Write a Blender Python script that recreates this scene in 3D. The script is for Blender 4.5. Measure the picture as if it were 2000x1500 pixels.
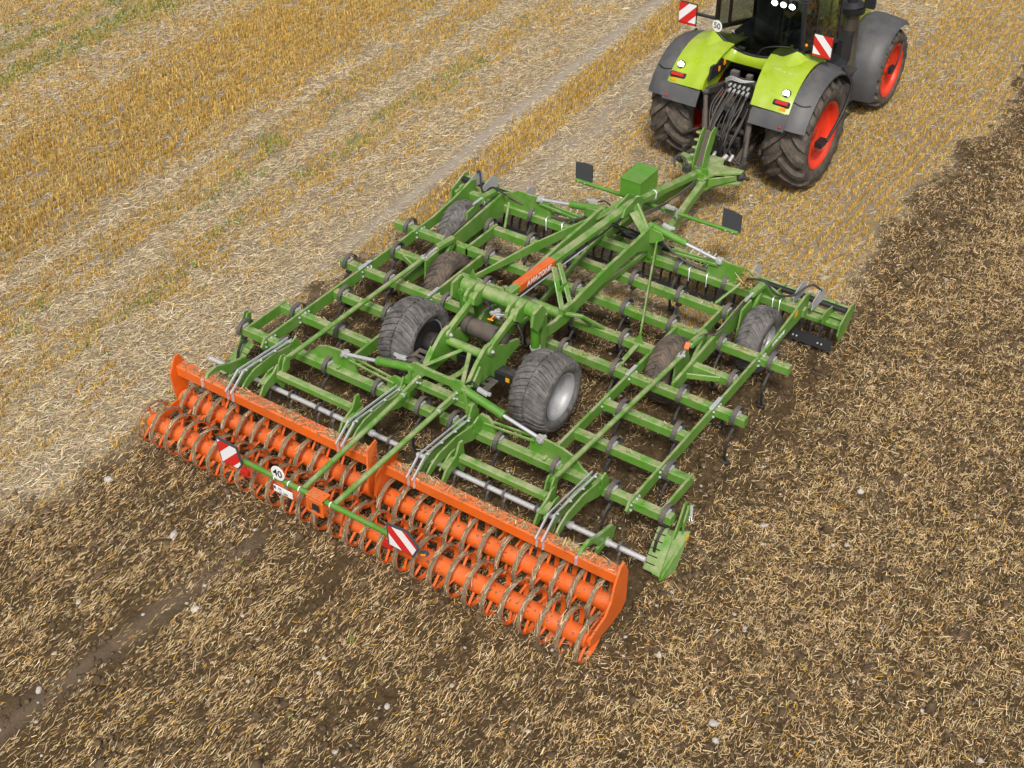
import bpy, math, random
import numpy as np
from mathutils import Vector, Matrix, Euler

random.seed(7)
RAD = math.radians
scene = bpy.context.scene
for o in list(bpy.data.objects):
    bpy.data.objects.remove(o, do_unlink=True)

# ------------------------------------------------------------------ camera
cam_data = bpy.data.cameras.new('camera')
cam_data.sensor_fit = 'HORIZONTAL'
cam_data.sensor_width = 36.0
cam_data.lens = 2680.19 / 2000.0 * 36.0
cam_data.clip_start = 0.1
cam_data.clip_end = 2000.0
cam = bpy.data.objects.new('camera', cam_data)
scene.collection.objects.link(cam)
_yaw, _pit = RAD(-34.1397), RAD(38.1802)
_fw = Vector((math.sin(_yaw) * math.cos(_pit), math.cos(_yaw) * math.cos(_pit), -math.sin(_pit)))
_rt = Vector((math.cos(_yaw), -math.sin(_yaw), 0.0))
_up = _rt.cross(_fw)
_m = Matrix((_rt, _up, -_fw)).transposed().to_4x4()
_m.translation = Vector((8.7433, -11.1395, 12.3777))
cam.matrix_world = _m
scene.camera = cam

# ------------------------------------------------------------------ sky, sun, exposure
SUN_EL, SUN_AZ = RAD(50.0), RAD(150.0)      # azimuth clockwise from +Y (the driving direction)
world = bpy.data.worlds.new('World')
scene.world = world
world.use_nodes = True
wn, wl = world.node_tree.nodes, world.node_tree.links
wn.clear()
sky = wn.new('ShaderNodeTexSky')
sky.sky_type = 'NISHITA'
sky.sun_disc = False
sky.sun_elevation = SUN_EL
sky.sun_rotation = SUN_AZ
sky.air_density = 1.0
sky.dust_density = 6.0
sky.ozone_density = 1.0
hsv = wn.new('ShaderNodeHueSaturation')
hsv.inputs['Saturation'].default_value = 0.45     # thin even cloud: a pale sky
bg = wn.new('ShaderNodeBackground')
bg.inputs['Strength'].default_value = 0.10
wo = wn.new('ShaderNodeOutputWorld')
wl.new(sky.outputs[0], hsv.inputs['Color'])
wl.new(hsv.outputs[0], bg.inputs['Color'])
wl.new(bg.outputs[0], wo.inputs['Surface'])
sun_data = bpy.data.lights.new('sun', 'SUN')
sun_data.energy = 2.3
sun_data.angle = RAD(9.0)
sun_data.color = (1.0, 0.965, 0.91)
sun = bpy.data.objects.new('sun', sun_data)
scene.collection.objects.link(sun)
_sd = Vector((math.sin(SUN_AZ) * math.cos(SUN_EL), math.cos(SUN_AZ) * math.cos(SUN_EL), math.sin(SUN_EL)))
sun.rotation_euler = _sd.to_track_quat('Z', 'Y').to_euler()
sun.location = _sd * 60
scene.view_settings.view_transform = 'Standard'
scene.view_settings.look = 'None'
scene.view_settings.exposure = 0.18
scene.view_settings.gamma = 1.0
scene.view_settings.use_curve_mapping = False
scene.render.engine = 'CYCLES'
scene.cycles.max_bounces = 6
scene.cycles.use_denoising = True

# ------------------------------------------------------------------ materials
MATS = {}


def nodes(name):
    m = bpy.data.materials.new(name)
    m.use_nodes = True
    nt = m.node_tree
    b = nt.nodes['Principled BSDF']
    MATS[name] = m
    return m, nt, b


def noise(nt, scale, detail=4, rough=0.6, coord=None, dist=0.0):
    n = nt.nodes.new('ShaderNodeTexNoise')
    n.inputs['Scale'].default_value = scale
    n.inputs['Detail'].default_value = detail
    n.inputs['Roughness'].default_value = rough
    n.inputs['Distortion'].default_value = dist
    if coord is not None:
        nt.links.new(coord, n.inputs['Vector'])
    return n


def ramp(nt, src, p0, p1, c0=(0, 0, 0, 1), c1=(1, 1, 1, 1)):
    r = nt.nodes.new('ShaderNodeValToRGB')
    r.color_ramp.elements[0].position = p0
    r.color_ramp.elements[1].position = p1
    r.color_ramp.elements[0].color = c0
    r.color_ramp.elements[1].color = c1
    nt.links.new(src, r.inputs[0])
    return r


def math_node(nt, op, a, b=None, clamp=False):
    n = nt.nodes.new('ShaderNodeMath')
    n.operation = op
    n.use_clamp = clamp
    for i, v in enumerate((a, b)):
        if v is None:
            continue
        if isinstance(v, (int, float)):
            n.inputs[i].default_value = v
        else:
            nt.links.new(v, n.inputs[i])
    return n.outputs[0]


def mix(nt, fac, a, b):
    n = nt.nodes.new('ShaderNodeMix')
    n.data_type = 'RGBA'
    for sock, v in ((n.inputs[0], fac), (n.inputs[6], a), (n.inputs[7], b)):
        if isinstance(v, (int, float)):
            sock.default_value = v
        elif isinstance(v, tuple):
            sock.default_value = v if len(v) == 4 else (*v, 1)
        else:
            nt.links.new(v, sock)
    return n.outputs[2]


def bump(nt, b, height, strength, dist=0.01):
    n = nt.nodes.new('ShaderNodeBump')
    n.inputs['Strength'].default_value = strength
    n.inputs['Distance'].default_value = dist
    nt.links.new(height, n.inputs['Height'])
    nt.links.new(n.outputs[0], b.inputs['Normal'])


def paint(name, base, rough=0.42, metal=0.0, dust=0.5, dust_col=(0.33, 0.28, 0.17), specks=0.35, coat=0.0, scale=5.0, grime=0.35):
    """painted or bare metal with settled field dust on upward faces and small dried splashes"""
    m, nt, b = nodes(name)
    tc = nt.nodes.new('ShaderNodeTexCoord')
    geo = nt.nodes.new('ShaderNodeNewGeometry')
    sep = nt.nodes.new('ShaderNodeSeparateXYZ')
    nt.links.new(geo.outputs['Normal'], sep.inputs[0])
    pos = geo.outputs['Position']
    n1 = noise(nt, scale, 5, 0.65, pos)
    n2 = noise(nt, 42.0, 3, 0.6, pos)
    n3 = noise(nt, 1.3, 3, 0.5, pos)
    upness = math_node(nt, 'MAXIMUM', sep.outputs[2], 0.0)
    side = math_node(nt, 'MULTIPLY_ADD', upness, 0.8)
    side.node.inputs[2].default_value = 0.3
    big = ramp(nt, n1.outputs[0], 0.33, 0.66).outputs[0]
    d = math_node(nt, 'MULTIPLY', math_node(nt, 'MULTIPLY', big, side), dust, True)
    tint = mix(nt, ramp(nt, n3.outputs[0], 0.3, 0.7).outputs[0],
               tuple(c * 0.86 for c in base), tuple(min(1, c * 1.10) for c in base))
    c1 = mix(nt, d, tint, dust_col)
    sp = ramp(nt, n2.outputs[0], 0.58, 0.66).outputs[0]
    spf = math_node(nt, 'MULTIPLY', math_node(nt, 'MULTIPLY', sp, upness), specks, True)
    c2 = mix(nt, spf, c1, (0.07, 0.05, 0.03))
    n6 = noise(nt, 11.0, 6, 0.7, pos, 0.6)
    gr = math_node(nt, 'MULTIPLY', ramp(nt, n6.outputs[0], 0.55, 0.75).outputs[0], grime, True)
    c2 = mix(nt, gr, c2, tuple(x * 0.35 + y for x, y in zip(base, (0.03, 0.022, 0.012))))
    nt.links.new(c2, b.inputs['Base Color'])
    r = math_node(nt, 'MULTIPLY_ADD', d, 0.5)
    r.node.inputs[2].default_value = rough
    nt.links.new(math_node(nt, 'MINIMUM', r, 0.95), b.inputs['Roughness'])
    b.inputs['Metallic'].default_value = metal
    b.inputs['Coat Weight'].default_value = coat
    bump(nt, b, n1.outputs[0], 0.06, 0.02)
    return m


def plain(name, base, rough=0.5, metal=0.0, var=0.15, scale=9.0):
    m, nt, b = nodes(name)
    geo = nt.nodes.new('ShaderNodeNewGeometry')
    n1 = noise(nt, scale, 4, 0.6, geo.outputs['Position'])
    c = mix(nt, n1.outputs[0], tuple(x * (1 - var) for x in base), tuple(min(1, x * (1 + var)) for x in base))
    nt.links.new(c, b.inputs['Base Color'])
    b.inputs['Roughness'].default_value = rough
    b.inputs['Metallic'].default_value = metal
    bump(nt, b, n1.outputs[0], 0.05, 0.01)
    return m


def emit(name, col, strength):
    m, nt, b = nodes(name)
    b.inputs['Base Color'].default_value = (*col, 1)
    b.inputs['Emission Color'].default_value = (*col, 1)
    b.inputs['Emission Strength'].default_value = strength
    return m


def rubber(name, base, dust_col, dust=0.5):
    m, nt, b = nodes(name)
    geo = nt.nodes.new('ShaderNodeNewGeometry')
    n1 = noise(nt, 6.0, 6, 0.7, geo.outputs['Position'])
    n2 = noise(nt, 60.0, 3, 0.6, geo.outputs['Position'])
    f = math_node(nt, 'MULTIPLY', ramp(nt, n1.outputs[0], 0.35, 0.7).outputs[0], dust)
    f2 = math_node(nt, 'ADD', f, math_node(nt, 'MULTIPLY', ramp(nt, n2.outputs[0], 0.5, 0.75).outputs[0], 0.25 * dust), True)
    nt.links.new(mix(nt, f2, base, dust_col), b.inputs['Base Color'])
    b.inputs['Roughness'].default_value = 0.78
    bump(nt, b, n2.outputs[0], 0.25, 0.004)
    return m


def stripes(name, sign, period=0.34, phase=0.0):
    m, nt, b = nodes(name)
    tc = nt.nodes.new('ShaderNodeTexCoord')
    sep = nt.nodes.new('ShaderNodeSeparateXYZ')
    nt.links.new(tc.outputs['Object'], sep.inputs[0])
    a = math_node(nt, 'MULTIPLY', sep.outputs[2], sign)
    s = math_node(nt, 'ADD', sep.outputs[0], a)
    s = math_node(nt, 'ADD', s, phase)
    fr = math_node(nt, 'FRACT', math_node(nt, 'DIVIDE', s, period))
    st = math_node(nt, 'GREATER_THAN', fr, 0.5)
    n1 = noise(nt, 30, 3)
    dirt = math_node(nt, 'MULTIPLY', ramp(nt, n1.outputs[0], 0.5, 0.8).outputs[0], 0.25)
    c = mix(nt, st, (0.80, 0.80, 0.82), (0.62, 0.012, 0.010))
    nt.links.new(mix(nt, dirt, c, (0.35, 0.30, 0.22)), b.inputs['Base Color'])
    b.inputs['Roughness'].default_value = 0.4
    return m


def rgb_attr(name, rough=0.75, trans=0.0):
    """fibres: colour from the per-fibre attribute"""
    m, nt, b = nodes(name)
    at = nt.nodes.new('ShaderNodeAttribute')
    at.attribute_name = 'tint'
    nt.links.new(at.outputs['Color'], b.inputs['Base Color'])
    b.inputs['Roughness'].default_value = rough
    b.inputs['Specular IOR Level'].default_value = 0.25
    return m


paint('green', (0.082, 0.262, 0.016), 0.34, dust=0.95, dust_col=(0.36, 0.36, 0.20))
paint('green_clean', (0.075, 0.255, 0.016), 0.38, dust=0.35, dust_col=(0.30, 0.29, 0.15))
paint('orange', (0.74, 0.125, 0.008), 0.40, dust=0.45, dust_col=(0.50, 0.26, 0.13), specks=0.8)
paint('orange_roll', (0.74, 0.122, 0.008), 0.33, dust=0.5, dust_col=(0.62, 0.22, 0.10), specks=0.25)
paint('lime', (0.305, 0.44, 0.008), 0.26, dust=0.3, dust_col=(0.48, 0.52, 0.17), specks=0.15, coat=0.4, grime=0.06)
paint('fender_grey', (0.068, 0.070, 0.076), 0.45, dust=0.3, dust_col=(0.20, 0.18, 0.15), specks=0.2)
paint('rim_red', (0.72, 0.035, 0.010), 0.40, dust=0.3, dust_col=(0.55, 0.16, 0.08))
paint('silver', (0.66, 0.67, 0.69), 0.36, metal=0.35, dust=0.35, dust_col=(0.40, 0.36, 0.30))
paint('rim_silver', (0.47, 0.48, 0.50), 0.42, metal=0.35, dust=0.35, dust_col=(0.42, 0.38, 0.32))
paint('chrome', (0.80, 0.82, 0.85), 0.22, metal=0.55, dust=0.1, grime=0.1)
paint('zinc', (0.54, 0.55, 0.57), 0.45, metal=0.25, dust=0.4)
paint('black_steel', (0.018, 0.018, 0.020), 0.42, dust=0.4, dust_col=(0.14, 0.12, 0.10), specks=0.2)
paint('worn_steel', (0.10, 0.095, 0.095), 0.45, metal=0.3, dust=0.9, dust_col=(0.20, 0.165, 0.13), specks=0.3)
paint('dusty_tank', (0.06, 0.05, 0.045), 0.6, dust=0.9, dust_col=(0.15, 0.12, 0.09))
paint('machinery', (0.03, 0.03, 0.03), 0.55, dust=0.6, dust_col=(0.13, 0.10, 0.07))
paint('stack_grey', (0.17, 0.15, 0.12), 0.35, metal=0.6, dust=0.3)
plain('black_plastic', (0.020, 0.020, 0.022), 0.45)
plain('hose', (0.03, 0.028, 0.027), 0.55)
plain('hose_dusty', (0.10, 0.08, 0.06), 0.7)
plain('sign_white', (0.82, 0.82, 0.82), 0.4, var=0.05)
plain('letter_white', (0.86, 0.86, 0.86), 0.4, var=0.02)
plain('letter_black', (0.012, 0.012, 0.012), 0.5)
plain('blue', (0.01, 0.06, 0.38), 0.4)
plain('yellow', (0.80, 0.40, 0.01), 0.45)
plain('warn_red', (0.60, 0.012, 0.010), 0.4)
plain('board_back', (0.055, 0.058, 0.065), 0.6)
plain('lamp_red', (0.50, 0.02, 0.015), 0.2)
plain('amber', (0.85, 0.28, 0.01), 0.25)
plain('mud', (0.21, 0.150, 0.090), 0.9, var=0.45, scale=25)
plain('seat_fabric', (0.035, 0.035, 0.04), 0.9)
plain('skin', (0.45, 0.24, 0.16), 0.55)
plain('shirt', (0.035, 0.04, 0.045), 0.9)
plain('trousers', (0.03, 0.035, 0.05), 0.9)
plain('hair', (0.05, 0.03, 0.02), 0.7)
emit('lamp_lit', (1.0, 0.98, 1.0), 14.0)
rubber('tyre_grey', (0.048, 0.048, 0.049), (0.23, 0.21, 0.19), 0.85)
rubber('tyre_brown', (0.05, 0.042, 0.036), (0.19, 0.14, 0.10), 0.9)
rubber('tyre_tractor', (0.036, 0.033, 0.031), (0.17, 0.135, 0.10), 0.85)
stripes('stripe_rise', -1.0, phase=0.17)
stripes('stripe_fall', 1.0)
rgb_attr('fibre')
m, nt, b = nodes('cab_glass')
b.inputs['Base Color'].default_value = (0.02, 0.025, 0.022, 1)
b.inputs['Roughness'].default_value = 0.03
tr = nt.nodes.new('ShaderNodeBsdfTransparent')
tr.inputs[0].default_value = (0.50, 0.55, 0.51, 1)
gl = nt.nodes.new('ShaderNodeBsdfGlossy')
gl.inputs['Roughness'].default_value = 0.02
fr = nt.nodes.new('ShaderNodeFresnel')
fr.inputs['IOR'].default_value = 1.5
mx = nt.nodes.new('ShaderNodeMixShader')
nt.links.new(fr.outputs[0], mx.inputs[0])
nt.links.new(tr.outputs[0], mx.inputs[1])
nt.links.new(gl.outputs[0], mx.inputs[2])
nt.links.new(mx.outputs[0], nt.nodes['Material Output'].inputs['Surface'])


# ------------------------------------------------------------------ mesh helpers
def link(o, parent=None):
    scene.collection.objects.link(o)
    if parent is not None:
        o.parent = parent
    return o


def tag(o, label=None, cat=None, group=None, kind=None):
    if label:
        o['label'] = label
    if cat:
        o['category'] = cat
    if group:
        o['group'] = group
    if kind:
        o['kind'] = kind
    return o


def empty(name, loc, label, cat, group=None):
    e = bpy.data.objects.new(name, None)
    e.location = loc
    e.empty_display_size = 0.3
    link(e)
    return tag(e, label, cat, group)


def frame_of(d, up=(0, 0, 1)):
    d = Vector(d).normalized()
    u = Vector(up)
    if abs(d.dot(u)) > 0.99:
        u = Vector((0, 1, 0))
    s = d.cross(u).normalized()
    u = s.cross(d).normalized()
    return d, s, u


class MB:
    def __init__(self):
        self.v, self.f, self.mi, self.sm = [], [], [], []

    def add(self, v, f, mi=0, smooth=False):
        k = len(self.v)
        self.v += [tuple(p) for p in v]
        for q in f:
            self.f.append(tuple(i + k for i in q))
            self.mi.append(mi)
            self.sm.append(smooth)
        return self

    def ring_loft(self, rings, mi=0, smooth=False, caps=True, closed=False):
        n = len(rings[0])
        v = [p for r in rings for p in r]
        f = []
        m_ = len(rings)
        for i in range(m_ if closed else m_ - 1):
            a, b_ = i * n, ((i + 1) % m_) * n
            for j in range(n):
                k = (j + 1) % n
                f.append((a + j, a + k, b_ + k, b_ + j))
        self.add(v, f, mi, smooth)
        if caps and not closed:
            self.add(rings[0], [tuple(reversed(range(n)))], mi, False)
            self.add(rings[-1], [tuple(range(n))], mi, False)
        return self

    def box(self, c, s, mi=0, rot=None, ch=0.004):
        c = Vector(c)
        hx, hy, hz = s[0] / 2, s[1] / 2, s[2] / 2
        ch = min(ch, hx * 0.45, hy * 0.45, hz * 0.45)
        M = Matrix.Identity(3) if rot is None else Euler(rot).to_matrix()
        rings = []
        for z, ins in ((-hz, ch), (-hz + ch, 0), (hz - ch, 0), (hz, ch)):
            x, y = hx - ins, hy - ins
            e = ch
            pts = [(x - e, -y), (x, -y + e), (x, y - e), (x - e, y), (-x + e, y), (-x, y - e), (-x, -y + e), (-x + e, -y)]
            rings.append([c + M @ Vector((a, b_, z)) for a, b_ in pts])
        return self.ring_loft(rings, mi)

    def beam(self, p0, p1, w, h, mi=0, up=(0, 0, 1), ch=0.01, w1=None, h1=None):
        p0, p1 = Vector(p0), Vector(p1)
        d, s, u = frame_of(p1 - p0, up)
        rings = []
        for p, ww, hh in ((p0, w, h), (p1, w1 or w, h1 or h)):
            e = min(ch, ww * 0.3, hh * 0.3)
            x, y = ww / 2, hh / 2
            pts = [(x - e, -y), (x, -y + e), (x, y - e), (x - e, y), (-x + e, y), (-x, y - e), (-x, -y + e), (-x + e, -y)]
            rings.append([p + s * a + u * b_ for a, b_ in pts])
        return self.ring_loft(rings, mi)

    def tube(self, p0, p1, r, n=14, r1=None, mi=0, caps=True):
        p0, p1 = Vector(p0), Vector(p1)
        d, s, u = frame_of(p1 - p0)
        rings = []
        for p, rr in ((p0, r), (p1, r1 if r1 is not None else r)):
            rings.append([p + s * (rr * math.cos(2 * math.pi * i / n)) + u * (rr * math.sin(2 * math.pi * i / n)) for i in range(n)])
        return self.ring_loft(rings, mi, True, caps)

    def path(self, pts, r, n=7, mi=0, sub=6, caps=True):
        pts = [Vector(p) for p in pts]
        if sub > 1 and len(pts) > 2:
            q = [pts[0] * 2 - pts[1]] + pts + [pts[-1] * 2 - pts[-2]]
            out = []
            for i in range(1, len(q) - 2):
                for k in range(sub):
                    t = k / sub
                    a, b_, c, d_ = q[i - 1], q[i], q[i + 1], q[i + 2]
                    out.append(0.5 * ((2 * b_) + (c - a) * t + (2 * a - 5 * b_ + 4 * c - d_) * t * t + (3 * b_ - a - 3 * c + d_) * t ** 3))
            out.append(pts[-1])
            pts = out
        rings = []
        ref = Vector((0.31, 0.22, 0.92))
        for i, p in enumerate(pts):
            d = (pts[min(i + 1, len(pts) - 1)] - pts[max(i - 1, 0)]).normalized()
            s = d.cross(ref).normalized()
            u = s.cross(d).normalized()
            ref = u
            rings.append([p + s * (r * math.cos(2 * math.pi * k / n)) + u * (r * math.sin(2 * math.pi * k / n)) for k in range(n)])
        return self.ring_loft(rings, mi, True, caps)

    def plate(self, poly, axis, a, t, mi=0):
        """flat cut plate: polygon in the plane across `axis` at coordinate a, thickness t"""
        area = sum(poly[i][0] * poly[(i + 1) % len(poly)][1] - poly[(i + 1) % len(poly)][0] * poly[i][1] for i in range(len(poly)))
        if area < 0:
            poly = poly[::-1]

        def P(q, c):
            return {'x': (c, q[0], q[1]), 'y': (q[0], c, q[1]), 'z': (q[0], q[1], c)}[axis]
        r0 = [P(q, a - t / 2) for q in poly]
        r1 = [P(q, a + t / 2) for q in poly]
        n = len(poly)
        if axis == 'y':
            r0, r1 = r1, r0
        self.add(r0 + r1, [(i, (i + 1) % n, n + (i + 1) % n, n + i) for i in range(n)], mi)
        self.add(r0, [tuple(reversed(range(n)))], mi)
        self.add(r1, [tuple(range(n))], mi)
        return self

    def lathe(self, prof, c=(0, 0, 0), n=40, mi=0, smooth=True, a0=0.0, a1=2 * math.pi):
        """revolve (x, r) points round the x axis through c"""
        full = abs(a1 - a0 - 2 * math.pi) < 1e-6
        rings = []
        for i in range(n if full else n + 1):
            a = a0 + (a1 - a0) * i / n
            rings.append([(c[0] + x, c[1] - r * math.cos(a), c[2] + r * math.sin(a)) for x, r in prof])
        m_ = len(prof)
        v = [p for r in rings for p in r]
        f = []
        for i in range(n):
            a, b_ = i * m_, ((i + 1) % len(rings)) * m_
            for j in range(m_ - 1):
                f.append((a + j, a + j + 1, b_ + j + 1, b_ + j))
        return self.add(v, f, mi, smooth)

    def sweep_flat(self, pts, wx, t, x=0.0, mi=0):
        """flat bar bent along (y, z) points, width wx across x, thickness t"""
        rings = []
        for i, p in enumerate(pts):
            a, b_ = pts[max(0, i - 1)], pts[min(len(pts) - 1, i + 1)]
            dy, dz = b_[0] - a[0], b_[1] - a[1]
            L = math.hypot(dy, dz)
            ny, nz = -dz / L * t / 2, dy / L * t / 2
            rings.append([(x - wx / 2, p[0] + ny, p[1] + nz), (x + wx / 2, p[0] + ny, p[1] + nz),
                          (x + wx / 2, p[0] - ny, p[1] - nz), (x - wx / 2, p[0] - ny, p[1] - nz)])
        return self.ring_loft(rings, mi)

    def sphere(self, c, r, n=10, mi=0, sc=(1, 1, 1)):
        rings = []
        c = Vector(c)
        for i in range(1, n // 2):
            a = math.pi * i / (n // 2)
            rings.append([c + Vector((r * sc[0] * math.sin(a) * math.cos(2 * math.pi * k / n), r * sc[1] * math.sin(a) * math.sin(2 * math.pi * k / n), r * sc[2] * math.cos(a))) for k in range(n)])
        return self.ring_loft(rings[::-1], mi, True)

    def build(self, name, mats, parent=None, loc=None):
        me = bpy.data.meshes.new(name)
        me.from_pydata(self.v, [], self.f)
        if isinstance(mats, str):
            mats = [mats]
        for k in mats:
            me.materials.append(MATS[k])
        me.polygons.foreach_set('material_index', self.mi)
        me.polygons.foreach_set('use_smooth', self.sm)
        me.validate()
        me.update()
        o = bpy.data.objects.new(name, me)
        if loc is not None:
            o.location = loc
        return link(o, parent)


def inst(src, parent, loc=(0, 0, 0), rot=(0, 0, 0), scale=(1, 1, 1)):
    o = bpy.data.objects.new(src.name.split('.')[0], src.data)
    o.location, o.rotation_euler, o.scale = loc, rot, scale
    return link(o, parent)


def text(name, body, size, mat, parent, M, shear=0.0, bold=0.0, space=1.0):
    cu = bpy.data.curves.new(name, 'FONT')
    cu.body = body
    cu.size = size
    cu.shear = shear
    cu.offset = bold
    cu.space_character = space
    cu.extrude = 0.0015
    cu.align_x = 'CENTER'
    cu.align_y = 'CENTER'
    cu.materials.append(MATS[mat])
    t_ = bpy.data.objects.new(name, cu)
    scene.collection.objects.link(t_)
    bpy.context.view_layer.update()
    me = bpy.data.meshes.new_from_object(t_.evaluated_get(bpy.context.evaluated_depsgraph_get()))
    bpy.data.objects.remove(t_)
    bpy.data.curves.remove(cu)
    me.name = name
    o = bpy.data.objects.new(name, me)
    link(o, parent)
    o.matrix_local = M
    return o


def basis(xa, ya, loc):
    xa, ya = Vector(xa).normalized(), Vector(ya).normalized()
    za = xa.cross(ya)
    M = Matrix((xa, ya, za)).transposed().to_4x4()
    M.translation = Vector(loc)
    return M
# ------------------------------------------------------------------ the field
rng = np.random.default_rng(11)


class Noise2:
    """smooth value noise on a lattice, numpy"""

    def __init__(self, seed, n=256):
        self.g = np.random.default_rng(seed).random((n, n))
        self.n = n

    def __call__(self, x, y, s):
        x, y = np.asarray(x) / s + 1000.3, np.asarray(y) / s + 1000.7
        i, j = np.floor(x).astype(int), np.floor(y).astype(int)
        fx, fy = x - i, y - j
        fx, fy = fx * fx * (3 - 2 * fx), fy * fy * (3 - 2 * fy)
        n = self.n
        g = self.g
        a, b_ = g[i % n, j % n], g[(i + 1) % n, j % n]
        c, d = g[i % n, (j + 1) % n], g[(i + 1) % n, (j + 1) % n]
        return (a * (1 - fx) + b_ * fx) * (1 - fy) + (c * (1 - fx) + d * fx) * fy


NA, NB, NC = Noise2(1), Noise2(2), Noise2(3)


def sstep(a, b_, x):
    t = np.clip((np.asarray(x) - a) / (b_ - a), 0, 1)
    return t * t * (3 - 2 * t)


def lane(x, y):
    """distance across the drilled rows (they bend a little)"""
    return x + 0.06 * (np.minimum(y, 15) - 5.0) * sstep(-2.0, -4.0, x)


def tilled(x, y):
    w = (NA(x, y, 0.5) - 0.5) * 0.45 + (NB(x, y, 0.15) - 0.5) * 0.2
    right = sstep(2.55, 3.15, x + w * 1.5 + 0.15 * (NC(x, y, 3.0) - 0.5))
    left = sstep(-4.35, -3.55, x + w * 1.7)
    behind = sstep(5.0, 4.2, y + w * 1.5)
    return np.maximum(right, left * behind)


KU = np.array([-40, -17.5, -15.6, -15.2, -14.8, -14.2, -13.7, -13.2, -12.4, -12.0, -9.4, -9.0, -8.5, -8.2, -7.7, -7.4, -7.0, -6.7, -6.3, -6.0, -5.2, -4.85, -4.6, -4.35, -4.2, -3.6, -3.45, -2.7, -2.4, 0.4, 0.7, 60])
KG = np.array([.8, .7, .5, .6, .45, .6, .5, .35, .55, .95, 1., .75, .12, .7, .75, .2, .2, .65, .6, .3, .3, .1, .03, .35, 1., 1., .15, .12, .45, .45, .85, .85])
KW = np.array([0, .1, .4, 1., .45, 1.15, .4, .05, .02, .02, .02, .03, .02, .35, .35, .25, .2, .45, .4, .12, .05, 0, 0, .05, .08, .05, .02, 0, .02, .02, .02, .02])


def stubble_density(x, y):
    return np.interp(lane(x, y), KU, KG)


def weed_density(x, y):
    return np.interp(lane(x, y), KU, KW)


def tracks(x, y):
    u = lane(x, y)
    return np.maximum(np.exp(-((u + 4.6 + 0.12 * (NA(x, y, 1.1) - 0.5)) / 0.19) ** 2), 0.75 * np.exp(-((u + 3.08 + 0.2 * (NB(x, y, 0.9) - 0.5)) / 0.26) ** 2)) * (1 - tilled(x, y)) * (0.25 + 0.75 * sstep(-0.5, 5.5, y))


def bare_strip(x, y):
    return np.exp(-((x - (-1.0 + 0.09 * (y + 2.8))) / 0.16) ** 2) * sstep(-2.2, -2.8, y)


ROW = {1: 0.0, 2: 0.73, 3: 1.46, 4: 2.18, 5: 2.86, 6: 3.54, 7: 4.26, 8: 4.95}
TX = {1: (0.27, 1.0, 1.88, 2.71, 3.47), 2: (2.28, 3.11), 3: (1.99, 2.82), 4: (0.60, 1.45, 2.50, 3.32), 5: (0.37, 1.20, 2.92),
      6: (0.82, 1.60, 2.41, 3.19), 7: (0.55, 1.33, 2.12), 8: (0.94, 1.75)}


def furrows(x, y):
    """soil thrown up round each tine and the groove it leaves behind"""
    out = np.zeros_like(x)
    m_ = (np.abs(x) < 4.0) & (y > -1.7) & (y < 5.4)
    xx, yy = x[m_], y[m_]
    acc = np.zeros_like(xx)
    for r_, ts in TX.items():
        yt_ = ROW[r_] - 0.15
        fade = sstep(yt_ + 0.12, yt_ - 0.08, yy) * sstep(yt_ - 1.3, yt_ - 0.4, yy)
        heap = np.exp(-((yy - yt_ - 0.02) / 0.13) ** 2)
        for tx in ts:
            for s_ in (-1, 1):
                dx = np.abs(xx - s_ * tx)
                acc += fade * (0.055 * np.exp(-((dx - 0.17) / 0.075) ** 2) - 0.06 * np.exp(-(dx / 0.07) ** 2)) + 0.07 * heap * np.exp(-(dx / 0.13) ** 2)
    out[m_] = acc
    return out


def height(x, y):
    t = tilled(x, y)
    h = (NA(x, y, 0.9) - 0.5) * 0.03 + (NB(x, y, 0.12) - 0.5) * 0.018 - 0.035 * tracks(x, y)
    # rough, cloddy soil
    c1 = np.abs(NA(x, y, 0.21) - 0.5) * 0.09
    c2 = (NB(x, y, 0.10) - 0.5) * 0.055
    c3 = (NC(x, y, 0.45) - 0.5) * 0.07
    rolled = sstep(-2.0, -2.4, y) * sstep(3.7, 3.4, x) * sstep(-4.0, -3.6, x)
    rid = 0.012 * np.cos(2 * np.pi * x / 0.257) * rolled
    under = sstep(-1.6, -0.9, y) * sstep(5.2, 4.6, y) * sstep(3.8, 3.5, np.abs(x))
    rough = 1.0 - 0.45 * rolled + 0.25 * under
    return h * (1 - t) + t * ((c1 + c2 + c3) * rough + rid + furrows(x, y) * under - 0.03 - 0.015 * bare_strip(x, y))


def axis_lines(a, b_, step, far):
    core = np.arange(a, b_ + 1e-6, step)
    out, d, p = [], step, core[-1]
    while p < far:
        d *= 1.35
        p += d
        out.append(p)
    low, d, p = [], step, core[0]
    while p > -far:
        d *= 1.35
        p -= d
        low.append(p)
    return np.concatenate([np.array(low[::-1]), core, np.array(out)])


def add_attr(me, name, data, kind='FLOAT', domain='POINT'):
    a = me.attributes.new(name, kind, domain)
    a.data.foreach_set('color' if 'COLOR' in kind else 'value', np.ascontiguousarray(data, dtype=np.float32).ravel())


def np_mesh(name, verts, faces, mat, k):
    """fast mesh: verts (n,3), faces (m,k)"""
    me = bpy.data.meshes.new(name)
    me.vertices.add(len(verts))
    me.vertices.foreach_set('co', np.ascontiguousarray(verts, dtype=np.float32).ravel())
    m_ = len(faces)
    me.loops.add(m_ * k)
    me.loops.foreach_set('vertex_index', np.ascontiguousarray(faces, dtype=np.int32).ravel())
    me.polygons.add(m_)
    me.polygons.foreach_set('loop_start', np.arange(m_, dtype=np.int32) * k)
    me.polygons.foreach_set('loop_total', np.full(m_, k, dtype=np.int32))
    me.materials.append(MATS[mat])
    me.update(calc_edges=True)
    return me


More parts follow.
